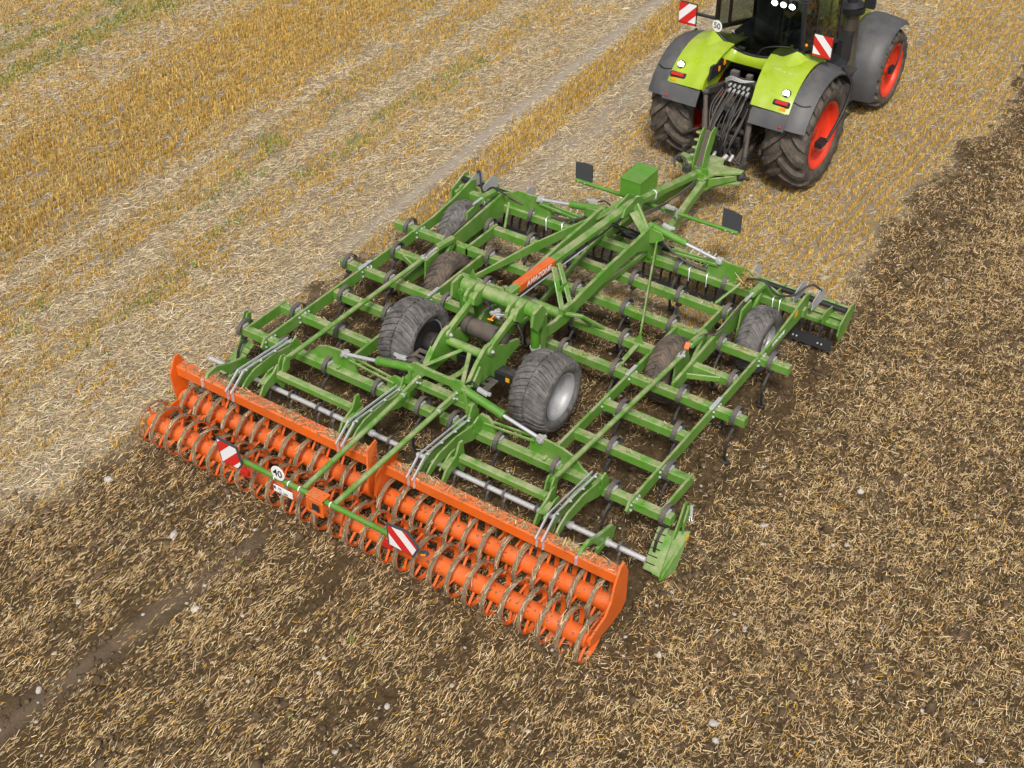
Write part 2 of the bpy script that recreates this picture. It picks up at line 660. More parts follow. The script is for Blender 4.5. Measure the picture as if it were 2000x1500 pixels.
m, nt, b = nodes('soil')
geo = nt.nodes.new('ShaderNodeNewGeometry')
P_ = geo.outputs['Position']
at = nt.nodes.new('ShaderNodeAttribute')
at.attribute_name = 'worked'
at2 = nt.nodes.new('ShaderNodeAttribute')
at2.attribute_name = 'packed'
n1, n2, n3, n4 = noise(nt, 2.2, 5, 0.6, P_), noise(nt, 14, 6, 0.7, P_), noise(nt, 70, 4, 0.65, P_), noise(nt, 0.5, 3, 0.5, P_)
dry = mix(nt, ramp(nt, n2.outputs[0], 0.3, 0.7).outputs[0], (0.135, 0.103, 0.066), (0.33, 0.27, 0.185))
dry = mix(nt, ramp(nt, n3.outputs[0], 0.45, 0.7).outputs[0], dry, (0.44, 0.36, 0.24))
grey = mix(nt, n2.outputs[0], (0.30, 0.255, 0.20), (0.46, 0.40, 0.33))
n5 = noise(nt, 160, 3, 0.7, P_)
dry = mix(nt, math_node(nt, 'MULTIPLY', ramp(nt, n5.outputs[0], 0.48, 0.64).outputs[0], 0.55), dry, (0.13, 0.09, 0.055))
dry = mix(nt, math_node(nt, 'MULTIPLY', at2.outputs['Fac'], 0.8), dry, grey)
wet = mix(nt, ramp(nt, n2.outputs[0], 0.3, 0.75).outputs[0], (0.028, 0.018, 0.008), (0.125, 0.083, 0.040))
wet = mix(nt, math_node(nt, 'MULTIPLY', ramp(nt, n3.outputs[0], 0.52, 0.78).outputs[0], 0.55), wet, (0.24, 0.16, 0.085))
wet = mix(nt, math_node(nt, 'MULTIPLY', at2.outputs['Fac'], 0.6), wet, (0.20, 0.15, 0.105))
nt.links.new(mix(nt, at.outputs['Fac'], dry, wet), b.inputs['Base Color'])
b.inputs['Roughness'].default_value = 0.95
b.inputs['Specular IOR Level'].default_value = 0.15
hh = math_node(nt, 'ADD', n2.outputs[0], math_node(nt, 'MULTIPLY', n3.outputs[0], 0.5))
bump(nt, b, hh, 0.7, 0.03)

xs = axis_lines(-19.5, 10.5, 0.064, 500)
ys = axis_lines(-9.0, 22.5, 0.064, 500)
X, Y = np.meshgrid(xs, ys, indexing='ij')
Zg = height(X, Y)
nx, ny = X.shape
idx = np.arange(nx * ny).reshape(nx, ny)
faces = np.stack([idx[:-1, :-1], idx[1:, :-1], idx[1:, 1:], idx[:-1, 1:]], -1).reshape(-1, 4)
gm = np_mesh('field_ground', np.stack([X, Y, Zg], -1).reshape(-1, 3), faces, 'soil', 4)
add_attr(gm, 'worked', tilled(X, Y))
add_attr(gm, 'packed', np.clip(np.maximum(tracks(X, Y), bare_strip(X, Y) * 0.8), 0, 1))
ground = bpy.data.objects.new('field_ground', gm)
link(ground)
tag(ground, 'harvested field, pale stubble soil left and dark worked soil right', 'field', kind='structure')

# ---- where the camera (and a step to its side) can look
VIEW = np.array([(-20.5, 6.3), (1.2, 22.3), (3.4, 22.3), (10.4, -1.2), (8.6, -2.8), (-0.6, -8.6), (-2.2, -8.6)])


def in_view(x, y):
    ok = np.ones(len(x), bool)
    n = len(VIEW)
    for i in range(n):
        a, b_ = VIEW[i], VIEW[(i + 1) % n]
        ok &= (b_[0] - a[0]) * (y - a[1]) - (b_[1] - a[1]) * (x - a[0]) <= 0
    return ok


def scatter(n):
    x = rng.uniform(-20.5, 10.4, n)
    y = rng.uniform(-8.6, 22.3, n)
    k = in_view(x, y)
    return x[k], y[k]


AREA = 30.9 * 30.9


def pick(cols, w, n):
    cols = np.array(cols)
    i = rng.choice(len(cols), n, p=np.array(w) / sum(w))
    c = cols[i] * rng.uniform(0.72, 1.22, (n, 1))
    return np.clip(c * rng.uniform(0.94, 1.06, (n, 3)), 0, 1)


def blades(base, direc, length, width, side, name, mat, col, bend=None):
    """thin fibres: a two-quad strip from base along direc, curved by bend"""
    n = len(base)
    L = length[:, None]
    mid = base + direc * L * 0.5
    tip = base + direc * L
    if bend is not None:
        mid = mid + bend * 0.5
        tip = tip + bend * -0.2
    s = side * (width[:, None] / 2)
    V = np.stack([base - s, base + s, mid + s, mid - s, tip + s * 0.7, tip - s * 0.7], 1).reshape(-1, 3)
    o = (np.arange(n) * 6)[:, None]
    F = np.concatenate([o + np.array([[0, 1, 2, 3]]), o + np.array([[3, 2, 4, 5]])], 1).reshape(-1, 4)
    me = np_mesh(name, V, F, mat, 4)
    c = np.ones((n * 6, 4), np.float32)
    c[:, :3] = np.repeat(col, 6, 0)
    add_attr(me, 'tint', c, 'FLOAT_COLOR')
    ob = bpy.data.objects.new(name, me)
    link(ob)
    return ob


def lying(x, y, ang, length, width, tilt, lift, name, col, zfun=None):
    z = (height(x, y) if zfun is None else zfun(x, y)) + lift
    d = np.stack([np.cos(ang) * np.cos(tilt), np.sin(ang) * np.cos(tilt), np.sin(tilt)], 1)
    roll = rng.uniform(-0.7, 0.7, len(x))
    hz = np.stack([-np.sin(ang), np.cos(ang), np.zeros_like(ang)], 1)
    upv = np.cross(d, hz)
    side = hz * np.cos(roll)[:, None] + upv * np.sin(roll)[:, None]
    base = np.stack([x, y, z], 1) - d * (length * 0.5)[:, None] * np.array([1, 1, 0.15])
    return quads(base, d, length, width, side, name, col)


def quads(base, d, length, width, side, name, col):
    n_ = len(base)
    sw = side * (width[:, None] / 2)
    tip = base + d * length[:, None]
    V = np.stack([base - sw, base + sw, tip + sw * 0.8, tip - sw * 0.8], 1).reshape(-1, 3)
    me = np_mesh(name, V, np.arange(n_ * 4).reshape(-1, 4), 'fibre', 4)
    c = np.ones((n_ * 4, 4), np.float32)
    c[:, :3] = np.repeat(col, 4, 0)
    add_attr(me, 'tint', c, 'FLOAT_COLOR')
    ob = bpy.data.objects.new(name, me)
    return link(ob)


GOLD = [(0.63, 0.405, 0.085), (0.54, 0.325, 0.050), (0.70, 0.50, 0.16), (0.36, 0.205, 0.035)]
PALE = [(0.62, 0.50, 0.30), (0.52, 0.405, 0.225), (0.74, 0.63, 0.43), (0.38, 0.28, 0.145)]

# standing stubble, in drilled rows
SP = 0.17
x, y = scatter(int(AREA * 1150))
u = lane(x, y)
off = np.round(u / SP) * SP - u
x = x + off + rng.normal(0, 0.022, len(x))
clump = 0.6 * NA(np.round(u / SP) * 7.31, y / 0.33, 1.0) + 0.4 * NB(np.round(u / SP) * 3.77 + 0.31 * y, y / 0.11, 1.0)
g = stubble_density(x, y)
patch = NB(x, y, 0.6) * 0.6 + NC(x, y, 0.2) * 0.4
keep = (clump + 0.32 * g > 0.58) & (g * 1.35 > patch + rng.uniform(-0.12, 0.12, len(x))) & (tilled(x, y) < rng.uniform(0.1, 0.45, len(x))) & (tracks(x, y) < rng.uniform(0.2, 0.6, len(x)))
x, y, g = x[keep], y[keep], g[keep]
n = len(x)
tall = np.where(g > 0.9, 1.15, 0.85)
ang = rng.uniform(0, 2 * np.pi, n)
tl = np.abs(rng.normal(0, 0.33, n)) + 0.03
d = np.stack([np.cos(ang) * np.sin(tl), np.sin(ang) * np.sin(tl), np.cos(tl)], 1)
sa = rng.uniform(0, 2 * np.pi, n)
side = np.stack([np.cos(sa), np.sin(sa), np.zeros(n)], 1)
colr = pick(GOLD, (4, 3, 3, 2), n)
wd = np.clip(weed_density(x, y)[:, None] * rng.uniform(0, 0.9, (n, 1)) - 0.15, 0, 1)
colr = colr * (1 - wd) + wd * np.array([[0.30, 0.30, 0.05]])
stub = quads(np.stack([x, y, height(x, y) - 0.01], 1), d, rng.uniform(0.04, 0.125, n) * tall, rng.uniform(0.008, 0.017, n), side, 'stubble', colr)
tag(stub, 'golden cut cereal stubble standing in drilled rows across the field', 'stubble', kind='stuff')

# chopped straw lying between the rows
x, y = scatter(int(AREA * 1500))
g = stubble_density(x, y)
t = tilled(x, y)
patch = NA(x, y, 0.8) * 0.5 + NB(x, y, 0.25) * 0.5
keep = (t < 0.5) & (1.02 - 0.55 * g > patch + rng.uniform(-0.2, 0.2, len(x))) & (tracks(x, y) < rng.uniform(0.15, 1.0, len(x)))
x, y = x[keep], y[keep]
n = len(x)
pal = (1 - g[keep])[:, None]
ang = np.where(rng.random(n) < 0.5, rng.normal(np.pi / 2 - 0.5, 0.55, n), rng.uniform(0, 2 * np.pi, n))
straw_a = lying(x, y, ang, rng.gamma(4, 0.017, n) + 0.03, rng.uniform(0.004, 0.010, n), rng.normal(0.05, 0.16, n), rng.uniform(0.0, 0.035, n), 'straw_on_stubble', np.clip(pick(PALE + GOLD[:1] + [(0.28, 0.18, 0.085)], (4, 4, 2.2, 2.5, 1, 1.8), n) * (0.92 + 0.26 * pal) + np.array([[0, 0.01, 0.03]]) * pal, 0, 0.9))
tag(straw_a, 'pale chopped straw scattered over the stubble soil', 'straw', kind='stuff')

# straw mixed into the worked soil
x, y = scatter(int(AREA * 2200))
t = tilled(x, y)
under = sstep(-1.4, -0.9, y) * sstep(5.3, 4.8, y) * sstep(3.75, 3.45, np.abs(x))
ya = np.where(x < 3.6, y / 2.6, y)
patch = NA(x, ya, 0.42) * 0.36 + NB(x, ya, 0.13) * 0.64
far_right = sstep(3.4, 4.6, x)
behind = sstep(-1.9, -2.4, y) * (1 - far_right)
dens = 0.40 + 0.30 * far_right + 0.10 * behind - 0.16 * under - 0.28 * bare_strip(x, y)
keep = (t > 0.45) & (dens > patch + rng.uniform(-0.40, 0.40, len(x)))
x, y, behind = x[keep], y[keep], behind[keep]
n = len(x)
al = rng.random(n) < 0.30 + 0.6 * behind
ang = np.where(al, rng.normal(np.pi / 2 - 0.08, 0.34, n), rng.uniform(0, 2 * np.pi, n))
straw_b = lying(x, y, ang, rng.gamma(2.6, 0.017, n) + 0.016, rng.uniform(0.003, 0.008, n), rng.normal(0.10, 0.25, n), rng.uniform(-0.01, 0.04, n), 'straw_in_soil', pick(PALE + GOLD[:2] + [(0.30, 0.20, 0.10), (0.17, 0.11, 0.055)], (4.5, 5, 2.6, 4, 0.8, 0.8, 2.5, 1.6), n) * np.array([[1.20, 1.10, 0.98]]))
tag(straw_b, 'chopped straw mixed through the dark worked soil', 'straw', kind='stuff')

# volunteer green plants
x, y = scatter(int(AREA * 420))
w = weed_density(x, y)
patch = NB(x, y / 3.0, 0.40) * 0.55 + NC(x, y / 1.5, 0.17) * 0.45
keep = (w * 0.76 > patch + rng.uniform(-0.08, 0.08, len(x))) & (tilled(x, y) < 0.3)
keep |= (patch > 0.885) & (rng.random(len(x)) < 0.5)
x, y = x[keep], y[keep]
n = len(x)
ang = rng.uniform(0, 2 * np.pi, n)
tl = np.abs(rng.normal(0.5, 0.3, n))
d = np.stack([np.cos(ang) * np.sin(tl), np.sin(ang) * np.sin(tl), np.cos(tl)], 1)
side = np.stack([-np.sin(ang), np.cos(ang), np.zeros(n)], 1)
weeds = blades(np.stack([x, y, height(x, y)], 1), d, rng.uniform(0.05, 0.13, n), rng.uniform(0.008, 0.016, n), side, 'volunteer_grass', 'fibre', pick([(0.10, 0.20, 0.02), (0.16, 0.26, 0.03), (0.24, 0.30, 0.05)], (3, 3, 2), n), None)
tag(weeds, 'green volunteer seedlings in strips between the stubble', 'grass', kind='stuff')

# icosahedron lumps
_t = (1 + 5 ** 0.5) / 2
ICO_V = np.array([(-1, _t, 0), (1, _t, 0), (-1, -_t, 0), (1, -_t, 0), (0, -1, _t), (0, 1, _t), (0, -1, -_t), (0, 1, -_t), (_t, 0, -1), (_t, 0, 1), (-_t, 0, -1), (-_t, 0, 1)]) / math.hypot(1, _t)
ICO_F = np.array([(0, 11, 5), (0, 5, 1), (0, 1, 7), (0, 7, 10), (0, 10, 11), (1, 5, 9), (5, 11, 4), (11, 10, 2), (10, 7, 6), (7, 1, 8), (3, 9, 4), (3, 4, 2), (3, 2, 6), (3, 6, 8), (3, 8, 9), (4, 9, 5), (2, 4, 11), (6, 2, 10), (8, 6, 7), (9, 8, 1)])


def lumps(x, y, z, r, name, mat, flat=0.7, rough=0.28):
    n = len(x)
    V = ICO_V[None] * (1 + rng.normal(0, rough, (n, 12, 1)))
    a = rng.uniform(0, 2 * np.pi, n)
    ca, sa = np.cos(a)[:, None], np.sin(a)[:, None]
    sx = rng.uniform(0.75, 1.35, (n, 1))
    vx, vy, vz = V[..., 0] * sx, V[..., 1], V[..., 2] * flat
    W = np.stack([vx * ca - vy * sa, vx * sa + vy * ca, vz], -1) * r[:, None, None]
    W += np.stack([x, y, z], 1)[:, None, :]
    F = ICO_F[None] + (np.arange(n) * 12)[:, None, None]
    me = np_mesh(name, W.reshape(-1, 3), F.reshape(-1, 3), mat, 3)
    ob = bpy.data.objects.new(name, me)
    link(ob)
    return ob


m, nt, b = nodes('clod')
geo = nt.nodes.new('ShaderNodeNewGeometry')
n1 = noise(nt, 9, 5, 0.7, geo.outputs['Position'])
n2 = noise(nt, 60, 4, 0.7, geo.outputs['Position'])
c = mix(nt, ramp(nt, n1.outputs[0], 0.3, 0.75).outputs[0], (0.045, 0.028, 0.013), (0.21, 0.138, 0.072))
nt.links.new(c, b.inputs['Base Color'])
b.inputs['Roughness'].default_value = 0.95
bump(nt, b, n2.outputs[0], 0.8, 0.02)
x, y = scatter(int(AREA * 165))
t = tilled(x, y)
rolled = sstep(-2.0, -2.5, y) * sstep(3.7, 3.4, x)
keep = (t > 0.4) & (NA(x, y, 0.4) + rng.uniform(-0.3, 0.3, len(x)) > 0.36 + 0.25 * rolled)
x, y = x[keep], y[keep]
r = rng.gamma(2.0, 0.0080, len(x)) + 0.007
clods = lumps(x, y, height(x, y) + r * 0.25, np.minimum(r, 0.065), 'soil_clods', 'clod')
tag(clods, 'crumbly brown clods lying on the worked soil', 'soil', kind='stuff')

m, nt, b = nodes('stone')
geo = nt.nodes.new('ShaderNodeNewGeometry')
n1 = noise(nt, 12, 5, 0.7, geo.outputs['Position'])
c = mix(nt, ramp(nt, n1.outputs[0], 0.35, 0.7).outputs[0], (0.34, 0.30, 0.25), (0.56, 0.54, 0.50))
nt.links.new(c, b.inputs['Base Color'])
b.inputs['Roughness'].default_value = 0.85
bump(nt, b, n1.outputs[0], 0.4, 0.01)
x, y = scatter(int(AREA * 22))
keep = (NB(x, y, 0.9) > 0.38) & (rng.random(len(x)) < np.where(tilled(x, y) > 0.5, 0.28, 1.0))
x, y = x[keep], y[keep]
r = np.minimum(rng.gamma(2.0, 0.0055, len(x)) + 0.007, 0.032)
peb = lumps(x, y, height(x, y) + r * 0.35, r, 'pebbles', 'stone', 0.55, 0.15)
tag(peb, 'small pale limestone pebbles strewn over the field', 'pebbles', kind='stuff')

STONES = [
    ((-1.91, -3.14), 0.085, 'round pale stone behind the roller, below the left striped board'),
    ((-0.78, -3.91), 0.075, 'angular white stone on worked soil below the small round forty sign'),
    ((-3.42, -2.85), 0.085, 'white stone on the edge of the worked soil, left of the roller'),
    ((-1.41, -5.78), 0.060, 'white stone low at the left edge of the picture'),
    ((-1.68, -5.31), 0.050, 'flat pale stone close to the left picture edge, lower left'),
    ((-2.03, -4.61), 0.050, 'oblong white stone in the straw, lower left'),
    ((2.04, -3.75), 0.055, 'grey stone near the bottom edge, left of the roller end'),
    ((1.96, -4.56), 0.050, 'pale stone nearest the bottom edge, left of centre'),
    ((4.17, -1.37), 0.085, 'large pale block of stone just behind the right roller end'),
    ((5.19, -1.91), 0.075, 'dusty upright stone near the bottom edge, right of centre'),
    ((5.31, -2.10), 0.065, 'grey flat stone touching the bottom edge region, right of centre'),
    ((5.05, 2.52), 0.075, 'white stone on worked soil far right of the transport wheel'),
    ((4.27, 1.23), 0.065, 'white stone on worked soil right of the slotted side deflector'),
    ((5.30, 1.53), 0.060, 'pale stone on the worked soil at the right, midway down'),
    ((7.80, -0.70), 0.060, 'pale stone in the lower right corner'),
    ((0.39, 8.69), 0.060, 'white stone on the stubble beside the right rear tractor tyre'),
    ((0.52, 8.15), 0.050, 'white stone on the stubble behind the right rear tractor tyre'),
]
for (sx, sy), sr, lab in STONES:
    sr *= 0.8
    mb = MB()
    V = ICO_V * (1 + rng.normal(0, 0.13, (12, 1))) * np.array([1.15, 0.85, 0.62]) * sr
    mb.add(V.tolist(), ICO_F.tolist())
    so = mb.build('stone', 'stone', None, (sx, sy, float(height(np.array([sx]), np.array([sy]))[0]) + sr * 0.38))
    so.rotation_euler = (rng.uniform(-.3, .3), rng.uniform(-.3, .3), rng.uniform(0, 6))
    bv = so.modifiers.new('bevel', 'BEVEL')
    bv.width, bv.segments = sr * 0.18, 2
    tag(so, lab, 'stone', 'larger stones on the field')

# ------------------------------------------------------------------ the cultivator (origin under the rear tine beam, on its centre line)
cult = empty('cultivator', (0, 0, 0), 'wide green trailed cultivator with an orange double roller behind', 'cultivator')
C = cult


def part(name, mat, fn, parent=None, loc=None):
    mb = MB()
    fn(mb)
    return mb.build(name, mat, parent or C, loc)


def mir(poly):
    return [(-a, b_) for a, b_ in poly]


BZ, BW, BH = 0.73, 0.12, 0.14
spans = []
for s in (-1, 1):
    spans += [(1, s * 0.07, s * 3.56), (2, s * 1.70, s * 3.42), (3, s * 1.70, s * 3.01), (4, s * 0.28, s * 3.46), (5, s * 2.32, s * 3.01)]
spans += [(5, -1.72, 1.72), (6, -3.46, 3.46), (7, -2.15, 2.15), (8, -3.05, 3.05)]
for r_, x0, x1 in spans:
    part('tine_beam', 'green', lambda q: q.beam((x0, ROW[r_], BZ), (x1, ROW[r_], BZ), BW, BH, ch=0.012))

# ---- side rails running with the direction of travel
bolt_mb = MB()
bolt_mb.lathe([(0.0, 0.019), (0.012, 0.019), (0.014, 0.012), (0.026, 0.012), (0.027, 0.0)], n=8, smooth=False)
bolt0 = None


def bolt(x, y, z, rot=(0, 0, 0), sc=1.0):
    global bolt0
    if bolt0 is None:
        bolt0 = bolt_mb.build('bolt', 'chrome', C, (x, y, z))
        bolt0.rotation_euler, bolt0.scale = rot, (sc,) * 3
        return bolt0
    return inst(bolt0, C, (x, y, z), rot, (sc,) * 3)


for s in (-1, 1):
    part('side_rail', 'green', lambda q: q.plate([(-0.14, 0.64), (-0.18, 0.72), (-0.10, 0.83), (3.9, 0.83), (4.5, 0.90), (4.95, 1.00), (5.10, 0.97), (5.10, 0.70), (4.75, 0.66), (3.9, 0.66)], 'x', s * 3.0, 0.035))
    part('side_rail', 'green', lambda q: q.plate([(2.25, 0.66), (2.25, 0.84), (3.2, 0.90), (4.3, 0.98), (4.9, 1.02), (5.05, 0.92), (5.05, 0.62), (4.4, 0.66), (3.0, 0.66)], 'x', s * 2.31, 0.045))
    part('side_rail', 'green', lambda q: q.plate([(-0.05, 0.66), (-0.05, 0.83), (3.4, 0.83), (3.5, 0.80), (3.5, 0.66)], 'x', s * 1.70, 0.04))
    part('link_rail', 'green', lambda q: q.plate([(3.48, 0.66), (3.48, 0.82), (4.1, 0.82), (4.32, 0.82), (4.32, 0.66)], 'x', s * 2.03, 0.04))
    part('link_rail', 'green', lambda q: q.plate([(0.0, 0.66), (0.0, 0.82), (0.80, 0.82), (0.80, 0.66)], 'x', s * 3.40, 0.035))
    part('rail_joint', 'chrome', lambda q: q.box((s * 3.0, ROW[4], 0.845), (0.055, 0.30, 0.022)))
    part('rail_joint', 'zinc', lambda q: q.box((s * 1.70, ROW[4], 0.845), (0.05, 0.26, 0.02)))
    for r_ in (1, 2, 4, 6):
        for dz in (0.69, 0.775):
            bolt(s * 3.0 + 0.02, ROW[r_] - 0.10, dz)
            bolt(s * 3.0 + 0.02, ROW[r_] + 0.10, dz)
        bolt(s * 3.0 + 0.05, ROW[r_], 0.805, (0, -math.pi / 2, 0))
    for r_ in (3, 4):
        bolt(s * 1.70 + 0.02, ROW[r_] - 0.10, 0.76)
        bolt(s * 1.70 + 0.02, ROW[r_] + 0.10, 0.76)
    part('brace', 'green', lambda q: q.beam((s * 1.72, 1.75, 0.72), (s * 2.3, 2.12, 0.72), 0.03, 0.08) if False else q.beam((s * 2.33, 2.62, 0.74), (s * 2.75, 2.80, 0.74), 0.03, 0.09))
    # thin diagonal plate from the front tower down to the fifth beam
    part('diagonal_plate', 'green', lambda q: (q.beam((s * 0.60, 4.80, 1.10), (s * 1.02, 3.82, 0.99), 0.03, 0.17), q.beam((s * 1.02, 3.82, 0.99), (s * 1.43, 2.87, 0.83), 0.03, 0.17, h1=0.09)))
    part('brace_foot', 'green', lambda q: q.plate([(s * 1.36, 0.80), (s * 1.52, 0.80), (s * 1.45, 0.98)], 'y', 2.84, 0.02))
    part('brace_foot', 'green', lambda q: q.beam((s * 1.44, 2.80, 0.80), (s * 1.46, 2.22, 0.78), 0.07, 0.03))
    part('thin_brace', 'green', lambda q: q.beam((s * 2.07, 4.72, 1.0), (s * 1.88, 4.32, 0.80), 0.04, 0.03))
    # silver capped corner plates of the depth wheel brackets
    part('wheel_bracket', 'green', lambda q: q.plate([(3.95, 0.50), (4.05, 1.04), (4.35, 1.06), (4.45, 0.75), (4.30, 0.46)], 'x', s * 2.42, 0.03))
    part('wheel_bracket', 'green', lambda q: q.plate([(2.55, 0.50), (2.60, 1.00), (2.90, 1.02), (3.00, 0.75), (2.90, 0.46)], 'x', s * 2.16, 0.03))

# lettering on the right outer rail and a yellow sticker
text('lettering', 'AMAZONE', 0.085, 'letter_white', C, basis((0, 1, 0), (0, 0, 1), (3.0195, 4.08, 0.765)), 0.25, 0.002)
part('sticker', 'yellow', lambda q: q.box((3.0195, 4.66, 0.86), (0.004, 0.10, 0.10), ch=0.001))

# ---- spring tines
spring = []
for k in range(15):
    a = RAD(-55 + k * (250 / 14))
    spring.append((0.012 + 0.150 * math.cos(a), 0.760 + 0.140 * math.sin(a)))
spring_mb = MB()
spring_mb.sweep_flat(spring, 0.062, 0.014)
shank_mb = MB()
sh = [(0.075, 0.625), (-0.03, 0.600), (-0.12, 0.555), (-0.19, 0.47), (-0.225, 0.36), (-0.225, 0.24), (-0.19, 0.12), (-0.12, 0.01), (-0.05, -0.06)]
shank_mb.sweep_flat(sh, 0.034, 0.022)
shank_mb.box((0, 0.02, 0.625), (0.075, 0.16, 0.045))
shank_mb.plate([(-0.22, 0.10), (-0.16, 0.12), (-0.02, -0.08), (-0.06, -0.09)], 'x', 0, 0.09)
clamp_mb = MB()
clamp_mb.box((0, 0.0, 0.825), (0.075, 0.11, 0.03))
clamp_mb.tube((0, -0.02, 0.83), (0, -0.02, 0.875), 0.014, 8)
tine0 = None


def tine(x, y, name='tine'):
    global tine0
    if tine0 is None:
        t = spring_mb.build(name, 'worn_steel', C, (x, y, 0))
        a = shank_mb.build('shank', 'black_steel', t)
        b2 = clamp_mb.build('clamp', 'zinc', t)
        tine0 = (t, a, b2)
        return
    t = inst(tine0[0], C, (x, y, 0), (0, 0, random.uniform(-0.06, 0.06)))
    inst(tine0[1], t)
    inst(tine0[2], t)


for r_, xs_ in TX.items():
    for xx in xs_:
        for s in (-1, 1):
            tine(s * xx, ROW[r_])
tine(-0.02, ROW[6])

# ---- centre frame: long drawbar tube, side plates, tower, struts
part('drawbar_tube', 'green', lambda q: q.beam((0, 5.02, 1.525), (0, 1.62, 1.765), 0.125, 0.135, ch=0.035))
part('drawbar_tube', 'green', lambda q: q.beam((0, 7.30, 0.99), (0, 4.98, 1.525), 0.12, 0.14, ch=0.03))
panel = part('name_panel', 'orange_roll', lambda q: q.beam((0, 2.74, 1.686), (0, 1.86, 1.748), 0.137, 0.147, ch=0.022))
text('lettering', 'AMAZONE', 0.118, 'letter_white', panel, basis((0, 0.9975, -0.0705), (0, 0.0705, 0.9975), (0.0715, 2.33, 1.708)), 0.18, 0.001, 1.12)
part('pipe', 'black_plastic', lambda q: q.tube((0.075, 4.9, 1.465), (0.075, 1.80, 1.675), 0.016, 8))
part('pipe', 'chrome', lambda q: q.tube((0.085, 3.6, 1.53), (0.085, 1.80, 1.650), 0.012, 8))
part('knee_cap', 'green', lambda q: (q.plate([(4.55, 1.40), (4.70, 1.62), (5.05, 1.66), (5.25, 1.56), (5.2, 1.36)], 'x', 0.075, 0.025), q.plate([(4.55, 1.40), (4.70, 1.62), (5.05, 1.66), (5.25, 1.56), (5.2, 1.36)], 'x', -0.075, 0.025)))
for s in (-1, 1):
    part('frame_plate', 'green', lambda q: q.plate([(4.98, 1.36), (4.75, 1.37), (4.35, 1.34), (3.6, 1.33), (2.80, 1.27), (2.45, 1.22), (2.15, 1.19), (1.72, 1.27), (1.60, 1.18), (1.58, 0.78), (1.78, 0.76), (1.88, 1.06), (2.15, 1.02), (2.45, 1.00), (2.80, 1.06), (3.6, 1.13), (4.45, 1.13), (4.80, 0.95), (4.85, 0.78), (5.02, 0.78)], 'x', s * 0.45, 0.05))
    part('tower_leg', 'green', lambda q: (q.beam((s * 0.10, 4.98, 1.56), (s * 0.40, 4.84, 1.24), 0.13, 0.05, up=(0, 1, 0)), q.beam((s * 0.13, 4.86, 1.50), (s * 0.43, 4.76, 1.26), 0.03, 0.16, up=(0, 1, 0.2))))
    part('tower_plate', 'green', lambda q: q.plate([(s * 0.45, 1.36), (s * 0.66, 1.34), (s * 0.72, 1.24), (s * 0.60, 1.16), (s * 0.48, 1.10)], 'y', 4.80, 0.03))
    part('strut', 'green', lambda q: (q.beam((s * 0.10, 2.80, 1.68), (s * 0.44, 2.58, 1.24), 0.025, 0.09, up=(0, 1, 0)), q.beam((s * 0.10, 2.66, 1.69), (s * 0.45, 2.36, 1.22), 0.025, 0.10, up=(0, 1, 0)), q.beam((s * 0.29, 2.70, 1.44), (s * 0.29, 2.48, 1.44), 0.02, 0.10), q.beam((s * 0.455, 2.60, 1.22), (s * 0.455, 2.30, 1.24), 0.07, 0.12)))
    part('strut_foot', 'green', lambda q: (q.beam((s * 0.47, 2.40, 1.18), (s * 0.66, 2.55, 1.12), 0.06, 0.05), q.beam((s * 0.66, 2.55, 1.12), (s * 0.86, 2.84, 0.82), 0.04, 0.05), q.beam((s * 0.64, 2.55, 1.1), (s * 0.66, 2.80, 0.82), 0.04, 0.05)))
    part('drawbar_arm', 'green', lambda q: q.beam((s * 0.10, 7.40, 0.86), (s * 0.45, 5.00, 0.82), 0.11, 0.17, ch=0.015))
part('frame_tube', 'green', lambda q: q.tube((-0.44, 2.44, 1.11), (0.44, 2.44, 1.11), 0.075, 18))
part('guide_rod', 'green', lambda q: q.beam((0.17, 2.2, 0.83), (0.42, 4.9, 0.9), 0.05, 0.09))
part('guide_rod', 'green', lambda q: q.beam((-0.17, 2.2, 0.83), (-0.42, 4.9, 0.9), 0.05, 0.09))

